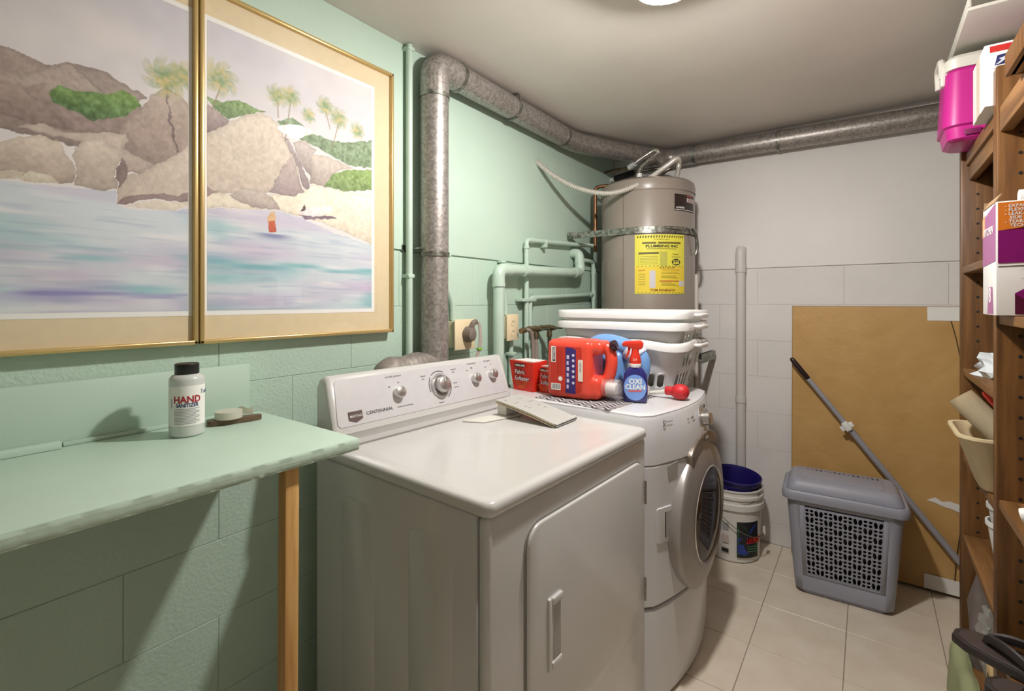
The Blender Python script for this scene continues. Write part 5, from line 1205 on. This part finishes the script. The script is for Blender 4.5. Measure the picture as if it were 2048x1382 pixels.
# cream tub with rolls
t = thing('plastic_tub', 'cream plastic dish tub hanging over the shelf edge', 'tub', (1.72, 1.9, .816))
crm = M('tub_cream', (226, 208, 168), .4, sss=.05)
TR = lambda z, w, d, r: [(1.715+x, 1.885+y, z) for x, y in rrect(w, d, r, 7)]
b = nb(); aloft(b, [TR(.817, .20, .13, .03), TR(.822, .215, .145, .04), TR(.955, .30, .235, .05), TR(.965, .325, .262, .055), TR(.972, .325, .262, .055), TR(.972, .305, .242, .05), TR(.955, .29, .225, .048), TR(.83, .205, .135, .035)]); put('tub', b, crm, t, W=True, sharp=40)
def roll(nm, p, q, r, m, lab, cat):
    t = thing(nm, lab, cat, q)
    p, q = Vector(p), Vector(q); F = frames([p, q]); b = nb()
    rings = []
    for (c, a, e) in F: rings.append([c+a*(rr*math.cos(th))+e*(rr*math.sin(th)) for th, rr in [(2*PI*i/30, r*(1-.012*i)) for i in range(50)]])
    aloft(b, rings, cap=False, closed=False); bmesh.ops.solidify(b, geom=b.faces[:], thickness=.0012); put('sheet', b, m, t, W=True)
    return t
roll('rolled_liner', (1.575, 1.93, 1.055), (1.74, 1.87, .86), .036, M('liner_cream', (234, 220, 188), .6), 'rolled cream shelf liner sticking out of the cream tub', 'roll')
t = thing('plastic_tube', 'red plastic tube leaning in the cream tub', 'tube', (1.75, 1.97, .85))
tube('tube_body', [(1.645, 1.985, 1.075), (1.65, 1.984, 1.068), (1.70, 1.972, .99), (1.712, 1.968, .975), (1.725, 1.965, .955), (1.77, 1.95, .87)], [.017, .021, .018, .0145, .018, .018], M('handle_red', (214, 62, 50), .4), t, 16, W=True)
# cups on the lower shelf
for k, (x, y, z, r0, r1, h, lab) in enumerate(((1.705, 2.045, .536, .036, .056, .135, 'white plastic pot, lower one of two nested on the shelf'), (1.702, 2.05, .622, .036, .05, .10, 'ribbed grey-white cup standing inside the white pot'))):
    t = thing('plant_pot', lab, 'pot', (x, y, z)); m = white_p if k == 0 else M('pot_grey', (214, 214, 210), .5, bump=.2, bs=90)
    lathe('pot', [(0, .002), (r0, .0), (r1-.002, h-.014), (r1+.003, h-.013), (r1+.003, h), (r1-.002, h), (r0-.003, .006), (0, .006)], m, t, 30, cap=False)
t = thing('pill_bottle', 'small orange bottle next to the white pot on the lower shelf', 'bottle', (1.665, 1.90, .536))
lathe('bottle', [(0, 0), (.014, 0), (.015, .003), (.015, .038), (.011, .042), (0, .042)], M('orange_plastic', (224, 122, 44), .3), t, 18); lathe('cap', [(.0135, .042), (.0135, .055), (0, .056)], white_p, t, 18)
# bottom of the far bay
t = thing('paper_bag', 'slumped grey paper bag standing on the bottom shelf', 'bag', (1.69, 2.17, .151))
gb = M('bag_grey', (118, 108, 104), .7, var=.2, vs=10, bump=.5, bs=14, bd=.01)
b = nb(); rings = []
for z, w, d in ((.151, .14, .10), (.23, .15, .11), (.34, .13, .08), (.43, .12, .04), (.475, .11, .012)): rings.append([(1.70+x+.01*math.sin(z*30+y*40), 2.185+y, z) for x, y in rrect(w, d, min(d*.4, .02), 4)])
aloft(b, rings); put('bag', b, gb, t, W=True)
t = thing('plastic_bag', 'clear crumpled plastic bag beside the grey paper bag', 'bag', (1.69, 2.06, .151))
b = nb(); bmesh.ops.create_icosphere(b, subdivisions=4, radius=1)
for v in b.verts:
    n = v.co.normalized(); k = 1+.22*math.sin(11*n.x+7*n.z)*math.cos(9*n.y)+random.uniform(-.05, .05); v.co = Vector((n.x*.06*k, n.y*.06*k, max(n.z*.13*k, -.125)))
b.transform(Matrix.Translation((1.69, 2.06, .2775))); put('film', b, M('clear_film', (216, 214, 208), .15, trans=.5, alpha=.7), t, W=True, sharp=25)
t = thing('small_carton', 'small tan carton with a dark printed label on the bottom shelf', 'carton', (1.70, 1.86, .151))
box('carton', 1.635, 1.80, 1.78, 1.95, .1512, .29, M('carton_tan', (206, 178, 128), .6), t, bev=.002, W=True); box('label', 1.6342, 1.635, 1.80, 1.93, .24, .272, M('label_ink_blue', (40, 40, 58), .5), t, W=True)
txt('lettering', 'american', .02, paper_w, t, basis((1.6336, 1.925, .25), (0, -1, 0), (0, 0, 1)), W=True)
t = thing('envelope_stack', 'torn papers standing behind the small tan carton', 'papers', (1.70, 1.965, .151))
for k in range(4): b = nb(); abox(b, 1.64+.01*k, 1.80, 1.955+.006*k, 1.9565+.006*k, .1512, .34+.02*k, mtx=None); put('sheet', b, paper_w if k % 2 else M('paper_aged', (222, 212, 188), .7), t, W=True)
# green cloth draped out over the floor
b = nb(); rows = []; nu, nv = 26, 22
for j in range(nv+1):
    v = j/nv; r_ = []
    for i in range(nu+1):
        u = i/nu; y = 1.75+.46*u
        if v < .4: x = 1.628-.043*(v/.4); z = .168+.012*math.sin(u*14)+.02*math.sin(PI*v/.4)*.6
        else: q = (v-.4)/.6; x = 1.585+.004*q+.018*math.sin(u*13+q*1.5)*q - .012*math.sin(PI*q); z = .168+.012*math.sin(u*14)*(1-q)-.162*q
        r_.append((x, y, max(z, .003)))
    rows.append(r_)
aloft(b, rows, cap=False, closed=False); bmesh.ops.solidify(b, geom=b.faces[:], thickness=.0025)
one('green_cloth', b, M('cloth_green', (214, 220, 176), .85, bump=.3, bs=60), 'pale green cloth hanging off the bottom shelf to the floor', 'cloth', (1.62, 1.98, .003), sharp=60)
# sandals on the near bay
def sandal(x, y, z, rz, lab, tilt=0):
    t = thing('flip_flop', lab, 'sandal', (x, y, z), math.radians(rz), 'black flip-flops'); sm = M('sandal_black', (46, 38, 36), .55, bump=.2, bs=120)
    ol = [(.0, -.04), (.05, -.043), (.12, -.036), (.19, -.046), (.25, -.046), (.285, -.03), (.295, 0), (.285, .032), (.25, .046), (.19, .046), (.12, .038), (.05, .042), (.0, .038), (-.018, .02), (-.022, 0), (-.018, -.022)]
    prism('sole', ol, .022, sm, t, None, .005, 2)
    prism('footbed', [(a*.93+.008, c*.86) for a, c in ol], .003, M('sandal_inner', (74, 62, 58), .6), t, Matrix.Translation((0, 0, .0215)), .001, 1)
    for s in (-1, 1):
        b = nb(); p = spl([(.235, .0, .022), (.215, .012*s, .045), (.16, .034*s, .05), (.10, .044*s, .022)], 6); atube(b, p, [.006+.006*math.sin(PI*i/(len(p)-1)) for i in range(len(p))], 8, sy=.5); put('strap', b, sm, t)
    return t
sandal(1.78, 1.512, .473, 145, 'black flip-flop lying lowest on the near shelf, toe sticking out')
sandal(1.83, 1.365, .473, 152, 'second black flip-flop nearer the picture edge on the near shelf')
# nozzle
t = thing('white_nozzle', 'white plastic pipe fitting poking out of the near shelf', 'fitting', (1.66, 1.40, .843))
tube('barrel', [(1.61, 1.40, .90), (1.64, 1.39, .912), (1.70, 1.37, .93)], [.016, .017, .014], white_p, t, 16, W=True); tube('collar', [(1.638, 1.391, .911), (1.655, 1.385, .916)], .021, white_p, t, 16, W=True)
b = nb(); atube(b, [(1.70, 1.37, .93), (1.78, 1.35, .857)], .012, 10); put('grip', b, M('nozzle_purple', (86, 40, 92), .4), t, W=True)
